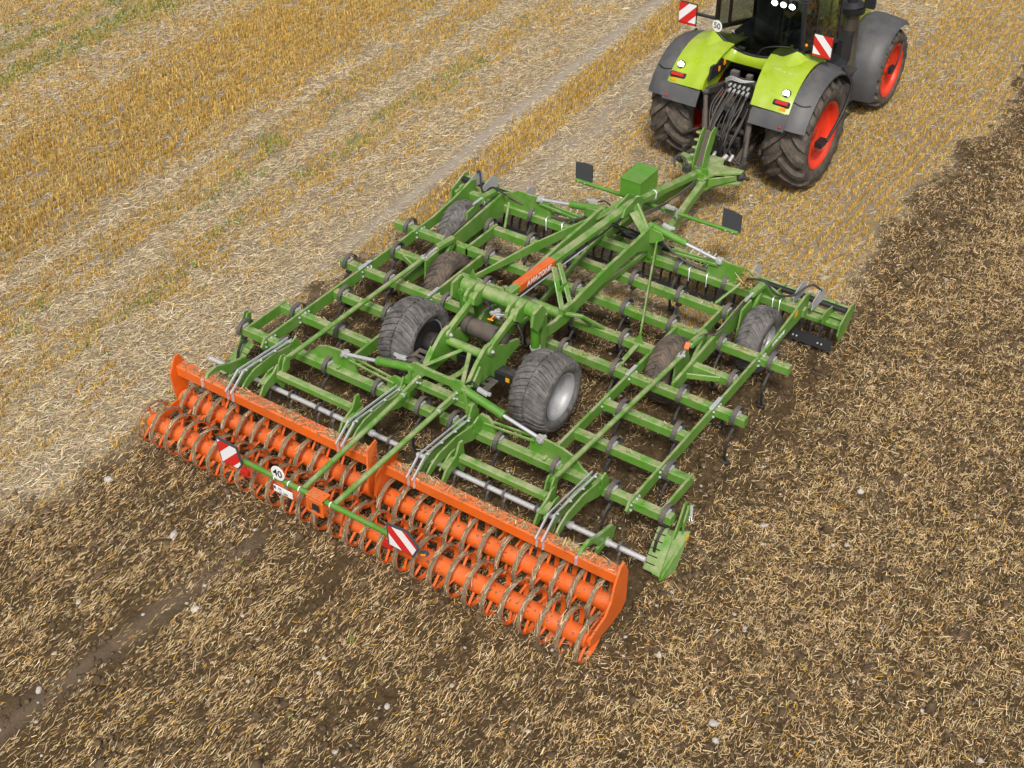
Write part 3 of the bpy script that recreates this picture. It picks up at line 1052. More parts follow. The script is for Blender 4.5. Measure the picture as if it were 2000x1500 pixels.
# ---- lift linkage above the transport axle
part('lift_tube', 'green', lambda q: q.tube((-0.62, 1.50, 1.78), (0.62, 1.50, 1.78), 0.105, 22))
part('link_tube', 'green', lambda q: q.tube((-0.34, 0.70, 1.42), (0.34, 0.70, 1.42), 0.062, 18))
for s in (-1, 1):
    part('lift_lug', 'green', lambda q: [q.plate([(1.22, 1.82), (1.30, 1.88), (1.48, 1.90), (1.58, 1.85), (1.61, 1.76), (1.50, 1.67), (1.30, 1.67), (1.20, 1.73)], 'x', s * xx, 0.045) for xx in (0.27, 0.41)])
    part('lift_lug', 'green', lambda q: [q.plate([(1.28, 1.90), (1.48, 1.93), (1.58, 1.80), (1.48, 1.60), (1.36, 1.56), (1.24, 1.70)], 'x', s * xx, 0.04) for xx in (0.66,)])
    arm = part('lift_arm', 'green', lambda q: (q.beam((s * 0.34, 1.38, 1.76), (s * 0.34, 0.70, 1.53), 0.075, 0.115, ch=0.015), q.tube((s * 0.34 - 0.07, 1.34, 1.75), (s * 0.34 + 0.07, 1.34, 1.75), 0.06, 14), q.tube((s * 0.34 - 0.06, 0.70, 1.53), (s * 0.34 + 0.06, 0.70, 1.53), 0.065, 14)))
    bolt(s * 0.34 + 0.06, 0.70, 1.53, sc=1.4)
    part('axle_plate', 'green', lambda q: q.plate([(0.74, 1.63), (0.86, 1.50), (1.40, 1.30), (1.42, 1.20), (1.10, 1.14), (1.02, 0.96), (0.86, 0.96), (0.70, 1.13), (0.36, 1.12), (0.18, 1.27), (0.40, 1.48), (0.60, 1.62)], 'x', s * 0.34, 0.05))
    part('axle_plate_brace', 'green', lambda q: q.plate([(0.22, 1.26), (0.42, 1.46), (0.45, 1.30), (0.36, 1.16)], 'x', s * 0.40, 0.03))
    cyl = part('lift_cylinder', 'green_clean', lambda q: (q.tube((s * 0.60, 1.42, 1.74), (s * 0.58, 1.46, 1.20), 0.062, 16), q.tube((s * 0.60, 1.36, 1.72), (s * 0.60, 1.48, 1.72), 0.05, 12)))
    part('rod', 'black_steel', lambda q: q.tube((s * 0.58, 1.46, 1.22), (s * 0.57, 1.48, 0.85), 0.05, 14), cyl)
    part('cylinder_head', 'zinc', lambda q: q.tube((s * 0.58, 1.46, 1.23), (s * 0.58, 1.465, 1.19), 0.075, 12), cyl)
    part('post', 'green', lambda q: q.beam((s * 0.55, 1.68, 1.62), (s * 0.50, 1.72, 0.9), 0.10, 0.12))
part('axle', 'black_steel', lambda q: q.beam((-0.85, 0.94, 1.03), (0.85, 0.94, 1.03), 0.15, 0.15))
ax = part('axle_box', 'black_plastic', lambda q: q.box((0.56, 0.82, 1.05), (0.42, 0.05, 0.16)))
part('sticker', 'yellow', lambda q: q.box((0.58, 0.790, 1.07), (0.06, 0.012, 0.06), ch=0.001), ax)
for s in (-1, 1):
    part('brake_drum', 'black_steel', lambda q: q.lathe([(-0.16, 0.0), (-0.16, 0.15), (-0.02, 0.17), (0.0, 0.17), (0.0, 0.0)] if s < 0 else [(0.0, 0.0), (0.0, 0.17), (0.02, 0.17), (0.16, 0.15), (0.16, 0.0)], (s * 0.70, 0.94, 1.03), 24))
    part('brake_chamber', 'machinery', lambda q: q.lathe([(-0.07, 0.0), (-0.07, 0.06), (-0.03, 0.08), (0.03, 0.08), (0.07, 0.06), (0.07, 0.0)], (s * 0.66, 1.16, 1.22), 18))
tank = part('air_tank', 'dusty_tank', lambda q: q.lathe([(-0.37, 0.0), (-0.37, 0.05), (-0.35, 0.09), (-0.31, 0.125), (0.31, 0.125), (0.35, 0.09), (0.37, 0.05), (0.37, 0.0)], (0, 1.10, 1.46), 26))
part('strap', 'black_steel', lambda q: [q.lathe([(xx - 0.015, 0.128), (xx + 0.015, 0.128)], (0, 1.10, 1.46), 26) for xx in (-0.22, 0.22)], tank)
part('tank_bracket', 'green', lambda q: (q.beam((-0.3, 1.25, 1.30), (0.3, 1.25, 1.30), 0.04, 0.10), q.beam((-0.35, 0.90, 1.20), (0.35, 0.90, 1.20), 0.05, 0.08)))
for k, (dx, dz, dy) in enumerate([(0.02, 0, 0), (0.07, 0.04, 0.02), (-0.04, 0.03, 0.0), (0.0, 0.06, 0.03)]):
    part('valve', 'zinc', lambda q: (q.box((0.05 + dx, 1.30 + dy, 1.62 + dz), (0.09, 0.05, 0.05), rot=(0.3, 0.2, 0.5 * k)), q.tube((dx, 1.28, 1.62 + dz), (0.12 + dx, 1.30, 1.65 + dz), 0.013, 8)))
part('valve_handle', 'amber', lambda q: (q.tube((0.02, 1.22, 1.60), (0.06, 1.26, 1.66), 0.010, 8), q.tube((-0.02, 1.20, 1.60), (0.06, 1.22, 1.59), 0.012, 8)))
for k in range(5):
    part('hose', 'hose', lambda q: q.path([(-0.28 + 0.05 * k, 1.45, 1.66), (-0.18, 1.35 + 0.02 * k, 1.74), (0.05, 1.30, 1.70 - 0.02 * k), (0.25, 1.33 + 0.03 * k, 1.68), (0.42, 1.30, 1.58), (0.50, 1.28, 1.35 + 0.03 * k)], 0.011, 6))

# ---- centre portal at the rear, folding cylinders
part('portal_plate', 'green', lambda q: q.plate([(-0.44, 1.38), (-0.36, 1.44), (-0.12, 1.42), (0.12, 1.42), (0.36, 1.44), (0.44, 1.38), (0.46, 1.18), (0.36, 1.10), (0.28, 1.24), (0.20, 1.31), (-0.20, 1.31), (-0.28, 1.24), (-0.36, 1.10), (-0.46, 1.18)], 'y', 0.04, 0.05))
part('portal_tube', 'green', lambda q: q.beam((-0.56, 0.07, 1.08), (0.56, 0.07, 1.08), 0.12, 0.11))
for s in (-1, 1):
    part('portal_post', 'green', lambda q: (q.beam((s * 0.50, 0.06, 0.80), (s * 0.44, 0.06, 1.36), 0.05, 0.14, up=(0, 1, 0)), q.plate([(-0.10, 0.80), (0.16, 0.80), (0.14, 1.02), (0.0, 1.15), (-0.08, 1.0)], 'x', s * 0.56, 0.025)))
    part('portal_strut', 'green', lambda q: q.beam((s * 0.04, 0.70, 1.40), (s * 0.34, 0.10, 1.34), 0.06, 0.03))
    part('link_rod', 'green', lambda q: (q.beam((s * 0.74, 0.02, 0.93), (s * 1.52, 0.02, 1.00), 0.025, 0.04), q.beam((s * 0.74, 0.10, 0.93), (s * 1.52, 0.10, 1.00), 0.025, 0.04)))
    part('hinge_plate', 'green', lambda q: q.plate([(s * 0.58, 0.79), (s * 0.60, 0.96), (s * 0.66, 1.03), (s * 0.78, 1.03), (s * 0.86, 0.95), (s * 0.90, 0.79)], 'y', 0.06, 0.05))
    part('wing_plate', 'green', lambda q: q.plate([(s * 1.42, 0.78), (s * 1.45, 1.00), (s * 1.60, 1.08), (s * 1.92, 1.05), (s * 2.10, 0.99), (s * 2.22, 0.86), (s * 2.34, 0.79)], 'y', 0.06, 0.035))
    part('wing_plate', 'green', lambda q: q.plate([(s * 1.40, 0.78), (s * 1.44, 1.08), (s * 1.60, 1.15), (s * 1.80, 1.12), (s * 2.02, 1.13), (s * 2.15, 1.05), (s * 2.52, 0.94), (s * 2.78, 0.79)], 'y', 4.95, 0.035))
    part('link_rod', 'green', lambda q: (q.beam((s * 0.78, 4.91, 0.99), (s * 1.60, 4.91, 1.04), 0.025, 0.05), q.beam((s * 0.78, 4.99, 0.99), (s * 1.60, 4.99, 1.04), 0.025, 0.05)))
    for yy, zi, zo, ze in ((0.05, 1.33, 1.18, 1.06), (4.94, 1.32, 1.21, 1.115)):
        cy = part('hydraulic_cylinder', 'green_clean', lambda q: (q.tube((s * 0.38, yy, zi), (s * 1.02, yy, zo), 0.058, 18), q.tube((s * 0.98, yy, zo + 0.01), (s * 1.03, yy, zo), 0.064, 18)))
        part('piston_rod', 'chrome', lambda q: q.tube((s * 1.0, yy, zo), (s * 1.57, yy, ze), 0.026, 14), cy)
        part('clevis', 'zinc', lambda q: (q.box((s * 1.60, yy, ze), (0.10, 0.08, 0.08)), q.tube((s * 1.62, yy - 0.07, ze), (s * 1.62, yy + 0.07, ze), 0.028, 10)), cy)
        part('valve_block', 'zinc', lambda q: (q.box((s * 0.66, yy + 0.06, zi + 0.03), (0.16, 0.05, 0.05), rot=(0, s * 0.2, 0)), q.box((s * 0.75, yy + 0.06, zi + 0.035), (0.07, 0.04, 0.04))), cy)
        part('hose', 'hose', lambda q: q.path([(s * 0.60, yy + 0.06, zi + 0.04), (s * 0.48, yy + 0.10, zi + 0.08), (s * 0.36, yy + 0.14, zi - 0.02), (s * 0.26, yy + 0.16, zi - 0.15)], 0.014, 6), cy)

# folding steps of grey perforated plate beside the axle
for s in (-1, 1):
    def step(q):
        x0, x1, y0, y1, z = (0.14, 0.50, 0.40, 0.70, 1.08) if s > 0 else (-0.82, -0.58, 0.40, 0.70, 1.08)
        w = x1 - x0
        for a0, a1, b0, b1 in ((0, 1, 0, .22), (0, 1, .42, .58), (0, 1, .78, 1), (0, .22, .22, .78), (.74, 1, .22, .78)):
            q.box((x0 + w * (a0 + a1) / 2, y0 + (y1 - y0) * (b0 + b1) / 2, z - 0.0015 * (a0 > 0 or a1 < 1)), (w * (a1 - a0), (y1 - y0) * (b1 - b0), 0.018), ch=0.002)
        q.beam((x0, y0, z - 0.03), (x1, y0, z - 0.03), 0.02, 0.05)
    part('step_plate', 'worn_steel', step)
    part('step_spring', 'hose_dusty', lambda q: q.tube((s * 0.14, 0.36, 1.05), (s * 0.52, 0.34, 1.03), 0.016, 8))
part('step_bracket', 'green', lambda q: (q.beam((-0.10, 0.10, 1.10), (0.02, 0.62, 1.12), 0.08, 0.04), q.tube((0.0, 0.55, 1.14), (0.02, 0.68, 1.20), 0.02, 8)))


# ---- wheels
def tyre_mesh(q, Rr, W, rim, lugs, lug_h, lug_w, k, seg=5, mi=0, shoulder=0.12, inner=0.03, n=56):
    """carcass round the x axis at the origin with moulded bars raking back from the middle"""
    h = W / 2
    prof = [(-h * 0.78, rim), (-h * 0.92, rim + 0.03), (-h * 1.0, rim + (Rr - rim) * 0.45), (-h * 0.97, Rr - (Rr - rim) * 0.25), (-h * 0.86, Rr - 0.030 - lug_h * 0.3), (-h * 0.5, Rr - 0.008), (0, Rr), (h * 0.5, Rr - 0.008), (h * 0.86, Rr - 0.030 - lug_h * 0.3), (h * 0.97, Rr - (Rr - rim) * 0.25), (h * 1.0, rim + (Rr - rim) * 0.45), (h * 0.92, rim + 0.03), (h * 0.78, rim)]
    q.lathe(prof, n=n, mi=mi)

    def crown(s):
        t = abs(s) / h
        return Rr - 0.008 * min(1, t / 0.5) - max(0, t - 0.5) / 0.36 * (0.022 + lug_h * 0.3) if t < 0.86 else Rr - 0.030 - lug_h * 0.3 - (t - 0.86) / 0.12 * (Rr - rim) * shoulder
    for sd in (-1, 1):
        for i in range(lugs):
            a0 = 2 * math.pi * (i + (0.5 if sd > 0 else 0)) / lugs
            rings = []
            for j in range(seg + 1):
                t = j / seg
                s_ = inner * W * (-1 if lugs < 24 else 1) + t * (h * 0.98 - inner * W * (-1 if lugs < 24 else 1))
                rr = crown(s_)
                aa = a0 - k * (s_ / h) ** (0.9 if lugs < 24 else 1.7) if s_ > 0 else a0 + k * (-s_ / h) * 0.9
                wa = lug_w / Rr / 2 * (1.0 + (0.5 * t if lugs < 24 else 0))
                top = rr + lug_h * (1 if t < 0.95 else 0.75)
                ring = []
                for da, rad in ((-wa * 1.2, rr - 0.012), (-wa * 0.8, top), (wa * 0.8, top), (wa * 1.2, rr - 0.012)):
                    ring.append((sd * s_, -rad * math.cos(aa + da), rad * math.sin(aa + da)))
                rings.append(ring if sd > 0 else ring[::-1])
            q.ring_loft(rings, mi)


def wheel(name, loc, Rr, W, rim, lugs, lug_h, lug_w, k, tyre_mat, rim_mat, side, parent, dish=0.10, face=0.80, label=None, bolts=8):
    """wheel hub empty-free: the rim is the wheel, the tyre its child; side = +1 if its outer face looks to +x"""
    q = MB()
    h = W / 2
    f = h * face * side
    prof = [(-side * h * 0.80, rim + 0.012), (-side * h * 0.80, rim - 0.03), (-side * h * 0.5, rim - 0.06), (f - side * dish * 0.4, rim - 0.06), (f, rim - 0.025), (f, rim + 0.012)]
    q.lathe(prof, n=44)
    d0 = f - side * dish
    q.lathe([(d0, 0.0), (d0, rim * 0.42), (d0 + side * dish * 0.25, rim * 0.55), (d0 + side * dish * 0.15, rim * 0.80), (d0 + side * dish * 0.5, rim - 0.05)], n=44)
    q.lathe([(d0 + side * 0.05, 0.0), (d0 + side * 0.05, rim * 0.16), (d0, rim * 0.20)], n=24)
    for i in range(bolts):
        a = 2 * math.pi * i / bolts
        q.tube((d0, rim * 0.32 * math.cos(a), rim * 0.32 * math.sin(a)), (d0 + side * 0.022, rim * 0.32 * math.cos(a), rim * 0.32 * math.sin(a)), 0.014, 6)
    w = q.build(name, rim_mat, parent, loc)
    q = MB()
    tyre_mesh(q, Rr, W, rim, lugs, lug_h, lug_w, k)
    q.build('tyre', tyre_mat, w)
    if label:
        w['label'] = label
    return w


for s in (-1, 1):
    wheel('transport_wheel', (s * 1.09, 0.94, 1.03), 0.520, 0.56, 0.33, 34, 0.034, 0.060, 0.24, 'tyre_grey', 'rim_silver', s, C, dish=0.26, face=0.88)
    part('inner_hub', 'black_steel', lambda q: q.lathe([(-s * 0.0, 0.0), (0.0, 0.31)] if s > 0 else [(0.0, 0.31), (0.0, 0.0)], (s * 0.86, 0.94, 1.03), 32))
    w1 = wheel('depth_wheel', (s * 2.66, 4.22, 0.53), 0.485, 0.38, 0.25, 30, 0.020, 0.060, 0.34, 'tyre_grey', 'rim_silver', s, C, dish=0.08)
    w2 = wheel('depth_wheel', (s * 1.93, 2.86, 0.53), 0.480, 0.36, 0.25, 30, 0.020, 0.060, 0.34, 'tyre_brown', 'dusty_tank', s, C, dish=0.08, label='mud-brown depth wheel')
    part('wheel_arm', 'green', lambda q: (q.beam((s * 2.40, 4.75, 0.95), (s * 2.40, 4.22, 0.50), 0.05, 0.12), q.tube((s * 2.38, 4.22, 0.50), (s * 2.66, 4.22, 0.50), 0.035, 10)))
    part('wheel_arm', 'green', lambda q: (q.beam((s * 2.20, 3.40, 0.95), (s * 2.20, 2.86, 0.49), 0.05, 0.12), q.tube((s * 2.22, 2.86, 0.49), (s * 1.93, 2.86, 0.49), 0.035, 10)))
    # depth adjusting cylinders over the inner rail
    for (y0, y1, z0, z1) in ((2.72, 3.35, 1.03, 0.98), (4.20, 4.80, 1.12, 1.06)):
        xx = s * (2.20 if y0 < 3 else 2.40)
        cy = part('depth_cylinder', 'green', lambda q: q.beam((xx, y0 + 0.22, z0), (xx, y1, z1), 0.10, 0.12, ch=0.03))
        part('piston_rod', 'chrome', lambda q: q.tube((xx, y0, z0), (xx, y0 + 0.25, z0), 0.022, 10), cy)
    part('clevis', 'zinc', lambda q: (q.box((s * 2.21, 2.64, 1.02), (0.06, 0.14, 0.05)), q.tube((s * 2.16, 2.66, 1.02), (s * 2.26, 2.66, 1.02), 0.02, 8), q.tube((s * 2.21, 2.70, 1.03), (s * 2.21, 2.82, 1.05), 0.012, 8)))
part('depth_pointer', 'orange', lambda q: q.box((2.24, 2.74, 1.14), (0.07, 0.11, 0.03), rot=(0.5, 0, 0.2)))

# ---- round wing poles from the harrow carrier up to the depth wheels
for s in (-1, 1):
    part('wing_pole', 'green', lambda q: q.tube((s * 2.165, -0.58, 1.10), (s * 2.21, 2.58, 1.01), 0.036, 16))
    part('pole_clevis', 'green', lambda q: (q.plate([(-0.70, 0.92), (-0.54, 0.96), (-0.50, 1.14), (-0.58, 1.17), (-0.64, 1.10)], 'x', s * 2.125, 0.02), q.plate([(-0.70, 0.92), (-0.54, 0.96), (-0.50, 1.14), (-0.58, 1.17), (-0.64, 1.10)], 'x', s * 2.205, 0.02)))

# ---- carrier of the levelling tines, the silver tine bar and its small spring tines
small_mb = MB()
lo = [(0.075 * math.cos(RAD(-70 + k * 25)), 0.605 + 0.075 * math.sin(RAD(-70 + k * 25))) for k in range(11)]
small_mb.sweep_flat(lo, 0.032, 0.010)
small_mb.sweep_flat([(0.02, 0.535), (-0.03, 0.50), (-0.06, 0.38), (-0.05, 0.2), (0.0, 0.0)], 0.03, 0.016)
small0 = None
for s in (-1, 1):
    part('carrier_bar', 'green', lambda q: q.beam((s * 0.88, -0.69, 0.92), (s * 2.18, -0.69, 0.92), 0.10, 0.10, ch=0.012))
    for xx, inn in ((0.84, True), (2.22, False)):
        part('carrier_bracket', 'green', lambda q: (q.plate([(-0.60, 1.13 if inn else 1.05), (-0.67, 1.13 if inn else 1.05), (-0.75, 0.98), (-0.96, 0.90), (-1.06, 0.76), (-0.98, 0.72), (-0.86, 0.80), (-0.72, 0.80), (-0.62, 0.62), (-0.56, 0.66)], 'x', s * xx, 0.03), q.plate([(-0.64, 0.97), (-0.74, 0.97), (-0.98, 0.86), (-0.98, 0.84), (-0.72, 0.86), (-0.64, 0.86)], 'x', s * (xx - 0.09 if inn else xx + 0.09), 0.02), q.plate([(s * xx, -0.73), (s * (xx - 0.10 if inn else xx + 0.10), -0.73), (s * (xx - 0.10 if inn else xx + 0.10), -0.95), (s * xx, -0.98)], 'z', 0.905, 0.018)))
    part('tine_bar', 'silver', lambda q: q.tube((s * 0.14, -0.65, 0.59), (s * 3.56, -0.65, 0.59), 0.036, 8))
    for xx in (0.30, 0.75, 1.27, 1.53, 2.02, 2.40, 2.91, 3.21):
        if small0 is None:
            small0 = small_mb.build('levelling_tine', 'worn_steel', C, (s * xx, -0.65, 0))
        else:
            inst(small0, C, (s * xx, -0.65, 0))
    part('tine_bar_collar', 'zinc', lambda q: [q.tube((s * xx - 0.03, -0.65, 0.59), (s * xx + 0.03, -0.65, 0.59), 0.052, 10) for xx in (0.62, 2.50, 3.04)])
    # four arms carrying the roller, each with a bright slotted guide on top
    for xx in (0.60, 2.52):
        part('roller_arm', 'green', lambda q: [q.plate([(0.08, 0.82), (0.02, 0.93), (-0.20, 0.97), (-0.50, 1.02), (-0.86, 1.00), (-1.03, 0.93), (-1.16, 0.82), (-1.14, 0.74), (-1.04, 0.80), (-0.90, 0.86), (-0.74, 0.84), (-0.45, 0.84), (-0.15, 0.72), (0.05, 0.70)], 'x', s * xx + o_, 0.025) for o_ in (-0.055, 0.055)])
        part('arm_bracket', 'green', lambda q: (q.box((s * xx, -0.02, 0.84), (0.16, 0.22, 0.07)), q.plate([(0.06, 0.80), (-0.10, 0.80), (-0.14, 1.02), (-0.04, 1.06), (0.02, 0.95)], 'x', s * xx + 0.09, 0.025)))
        gx = s * (xx - 0.03)
        part('guide_strip', 'chrome', lambda q: [q.beam((gx + o_, -0.10, 1.04), (gx + o_, -1.10, 1.11), 0.015, 0.035) for o_ in (-0.035, 0.035)])
        for k in range(4):
            bolt(gx + 0.045, -0.16 - 0.29 * k, 1.045 + 0.02 * k)
        part('arm_link', 'zinc', lambda q: [q.beam((gx + o_, -1.08, 1.10), (gx + o_, -1.36, 0.90), 0.022, 0.045) for o_ in (-0.045, 0.045)])
        part('beam_clamp', 'chrome', lambda q: [q.box((gx + o_, -1.325, 0.83), (0.022, 0.035, 0.16)) for o_ in (-0.045, 0.045)])
    part('end_claw', 'green', lambda q: (q.plate([(-0.44, 0.68), (-0.52, 0.77), (-0.86, 0.86), (-1.06, 0.95), (-1.22, 0.93), (-1.28, 0.86), (-1.10, 0.88), (-0.98, 0.84), (-0.86, 0.70), (-0.62, 0.68), (-0.60, 0.64), (-0.86, 0.64), (-0.86, 0.56), (-0.50, 0.54)], 'x', s * 3.0, 0.045)))
    part('beam_clamp', 'chrome', lambda q: q.box((s * 3.0, -1.33, 0.83), (0.03, 0.04, 0.13)))

# ---- side deflectors at the wing ends
for s in (-1, 1):
    part('deflector_arm', 'green', lambda q: (q.plate([(0.10, 0.66), (0.20, 0.86), (0.28, 0.84), (0.24, 0.62), (0.02, 0.42), (-0.05, 0.46)], 'x', s * 3.60, 0.025), q.plate([(0.10, 0.66), (0.20, 0.86), (0.28, 0.84), (0.10, 0.46)], 'x', s * 3.66, 0.02)))
    part('pin', 'chrome', lambda q: (q.tube((s * 3.68, 0.24, 0.84), (s * 3.70, 0.22, 0.68), 0.022, 8), q.path([(s * 3.69, 0.22, 0.69), (s * 3.74, 0.18, 0.64), (s * 3.72, 0.14, 0.68), (s * 3.69, 0.18, 0.72)], 0.006, 6)))
    def defl(q):
        A, B_ = Vector((3.36, 0.03, 0.50)), Vector((3.56, 0.06, 0.50))
        D, E_ = Vector((3.42, -0.44, 0.17)), Vector((3.64, -0.44, 0.17))
        nrm = (B_ - A).cross(D - A).normalized() * 0.016
        # comb of flat fingers between the slots
        n_ = 6
        for i in range(n_):
            t0, t1 = i / n_, (i + 0.86) / n_
            a0, a1, b0, b1 = A.lerp(D, t0), A.lerp(D, t1), B_.lerp(E_, t0), B_.lerp(E_, t1)
            vs = [a0, b0, b1, a1] + [p + nrm for p in (a0, b0, b1, a1)]
            q.add([(s * p.x, p.y, p.z) for p in vs], [(0, 1, 2, 3), (7, 6, 5, 4), (0, 4, 5, 1), (1, 5, 6, 2), (2, 6, 7, 3), (3, 7, 4, 0)])
        M0, M1 = A.lerp(B_, 0.62), D.lerp(E_, 0.62)
        vs = [M0, B_, E_, M1]
        vs = vs + [p + nrm * 0.9 for p in vs]
        q.add([(s * p.x, p.y, p.z) for p in vs], [(0, 1, 2, 3), (7, 6, 5, 4), (0, 4, 5, 1), (1, 5, 6, 2), (2, 6, 7, 3), (3, 7, 4, 0)])
        F_ = [B_, Vector((3.70, 0.22, 0.44)), Vector((3.72, -0.16, 0.08)), Vector((3.66, -0.44, 0.10)), E_]
        vs = F_ + [p + Vector((0.014, 0.0, 0.0)) for p in F_]
        m_ = len(F_)
        q.add([(s * p.x, p.y, p.z) for p in vs], [tuple(range(m_)), tuple(range(2 * m_ - 1, m_ - 1, -1))] + [(i, m_ + i, m_ + (i + 1) % m_, (i + 1) % m_) for i in range(m_)])
    dp = part('deflector_plate', 'green', defl)
    part('sticker', 'yellow', lambda q: q.box((s * 3.715, 0.14, 0.40), (0.012, 0.06, 0.06)), dp)

# ---- orange double roller
ring_mb = MB()
RO, RI, RWID = 0.292, 0.278, 0.062
pr = [(-RWID / 2, RI), (-RWID / 2, RO), (RWID / 2, RO), (RWID / 2, RI), (-RWID / 2, RI)]
ring_mb.lathe(pr[:2], n=40, smooth=True)
ring_mb.lathe(pr[1:3], n=40, mi=1)
ring_mb.lathe(pr[2:4], n=40, smooth=True)
ring_mb.lathe(pr[3:5], n=40)
for k in range(3):
    a = math.pi / 4 + k * math.pi * 2 / 3
    ring_mb.beam((0, 0.09 * math.cos(a), 0.09 * math.sin(a)), (0, 0.276 * math.cos(a), 0.276 * math.sin(a)), 0.034, 0.016, up=(-math.sin(a) * 0, -math.sin(a), math.cos(a)), ch=0.003)
ring0 = None
ring_mesh = None
RINGS = []
for (yy, zz, offx) in ((-1.86, 0.292, 0.0), (-1.26, 0.305, 0.128)):
    for s in (-1, 1):
        x0, x1 = 0.07, 3.525
        rol = part('roller_tube', 'orange_roll', lambda q: (q.tube((s * x0, yy, zz), (s * x1, yy, zz), 0.118, 28), q.tube((s * (x0 - 0.02), yy, zz), (s * (x1 + 0.03), yy, zz), 0.05, 14)))
        for k in range(14):
            xr = x0 + 0.06 + k * 0.2605 + (0.0 if offx == 0 else -0.05 + 0.0)
            xr = xr if offx == 0 else xr + 0.128 * (1 if s > 0 else 1) - 0.03
            if xr > (3.55 if offx == 0 else 3.45):
                continue
            rot = (random.uniform(0, 1.5), 0, 0)
            RINGS.append((s * xr, yy, zz))
            if ring0 is None:
                ring0 = ring_mb.build('roller_ring', ['orange_roll', 'mud'], rol, (s * xr, yy, zz))
                ring0.rotation_euler = rot
            else:
                inst(ring0, rol, (s * xr, yy, zz), rot)
for s in (-1, 1):
    part('roller_beam', 'orange', lambda q: q.beam((s * 0.13, -1.215, 0.785), (s * 3.53, -1.215, 0.785), 0.17, 0.17, ch=0.015))
    part('roller_end_plate', 'orange', lambda q: q.plate([(-1.28, 1.00), (-1.20, 1.02), (-1.10, 0.80), (-1.11, 0.32), (-1.20, 0.22), (-1.42, 0.19), (-1.80, 0.20), (-1.92, 0.26), (-1.90, 0.36), (-1.78, 0.40), (-1.58, 0.44), (-1.46, 0.58), (-1.40, 0.78)] if s > 0 else [(-1.28, 1.00), (-1.20, 1.02), (-1.10, 0.80), (-1.12, 0.42), (-1.20, 0.28), (-1.34, 0.28), (-1.38, 0.45), (-1.40, 0.78)], 'x', s * 3.56, 0.028))
    part('bearing_arm', 'orange', lambda q: q.plate([(-1.22, 0.38), (-1.22, 0.26), (-1.80, 0.22), (-1.93, 0.27), (-1.90, 0.36)], 'x', s * 3.485, 0.02))
    part('roller_centre_plate', 'orange', lambda q: q.add([(s * a, y_, z_) for a, y_, z_ in ((0.13, -1.12, 0.70), (0.17, -1.08, 0.99), (0.14, -1.30, 0.98), (0.05, -1.42, 0.72), (0.035, -1.44, 0.40), (0.035, -1.22, 0.36), (0.155, -1.12, 0.70), (0.195, -1.08, 0.99), (0.165, -1.30, 0.98), (0.075, -1.42, 0.72), (0.06, -1.44, 0.40), (0.06, -1.22, 0.36))], [(0, 1, 2, 3, 4, 5), (11, 10, 9, 8, 7, 6)] + [(i, 6 + i, 6 + (i + 1) % 6, (i + 1) % 6) for i in range(6)]))
part('sticker', 'sign_white', lambda q: q.box((3.5605, -1.22, 0.80), (0.003, 0.09, 0.09), rot=(0.8, 0, 0), ch=0.0005))

# ---- rear light bar on two poles, with boards, speed disc and number plate
for s in (-1, 1):
    part('light_pole', 'green', lambda q: (q.tube((s * 0.29, -0.30, 1.19), (s * 0.245, -2.40, 1.10), 0.037, 16), q.beam((s * 0.31, 0.05, 1.22), (s * 0.29, -0.36, 1.19), 0.05, 0.11)))
    part('pole_band', 'chrome', lambda q: (q.tube((s * 0.2895, -0.36, 1.1885), (s * 0.289, -0.385, 1.1875), 0.041, 14)))
    for k in range(3):
        bolt(s * 0.30 + 0.03, -0.02 - 0.06 * (k % 2), 1.18 + 0.05 * k)
bar = part('light_bar', 'green_clean', lambda q: q.tube((-1.16, -2.44, 1.13), (1.18, -2.44, 1.13), 0.036, 16))
part('pole_band', 'letter_white', lambda q: [q.lathe([(xx - 0.008, 0.040), (xx + 0.008, 0.040)], (0, -2.44, 1.13), 14) for xx in (-0.64, -0.42, -0.25, 0.24)], bar)


def board(poly, stripe, yb, parent, back=True):
    cx = sum(p[0] for p in poly) / len(poly)
    cz = sum(p[1] for p in poly) / len(poly)
    loc = [(p[0] - cx, p[1] - cz) for p in poly]
    q = MB()
    q.plate([(a * 1.07, b2 * 1.07) for a, b2 in loc], 'y', 0.0, 0.028)
    fr_ = q.build('warning_board', 'board_back', parent, (cx, yb, cz))
    q = MB()
    q.plate([(a * 0.96, b2 * 0.96) for a, b2 in loc], 'y', -0.0165, 0.004)
    q.build('striped_face', stripe, fr_)
    return fr_


board([(-1.50, 1.40), (-1.18, 1.385), (-1.13, 1.14), (-1.19, 1.055), (-1.46, 1.05)], 'stripe_rise', -2.51, C)
rb = board([(1.17, 1.37), (1.45, 1.405), (1.60, 1.22), (1.52, 1.055), (1.18, 1.07)], 'stripe_fall', -2.51, C)
lamp = part('side_lamp', 'board_back', lambda q: q.box((1.64, -2.46, 1.12), (0.12, 0.05, 0.06), rot=(0, -0.5, 0)))
part('lens', 'amber', lambda q: q.box((1.645, -2.488, 1.12), (0.08, 0.01, 0.03), rot=(0, -0.5, 0)), lamp)
part('tail_lamp', 'lamp_red', lambda q: q.box((1.14, -2.50, 1.02), (0.12, 0.05, 0.09)))
part('tail_lamp', 'lamp_red', lambda q: q.box((-1.10, -2.50, 1.02), (0.12, 0.05, 0.09)))
disc = MB()
for yy_, rr, mi_ in ((0.0, 0.105, 0),):
    ring = [(rr * math.cos(2 * math.pi * i / 32), rr * math.sin(2 * math.pi * i / 32)) for i in range(32)]
    disc.plate(ring, 'y', 0, 0.012)
disc = disc.build('speed_disc', 'sign_white', C, (-0.53, -2.50, 1.29))
text('numerals', '40', 0.15, 'letter_black', disc, basis((1, 0, 0), (0, 0, 1), (0, -0.008, 0.0)), 0, 0.0015)
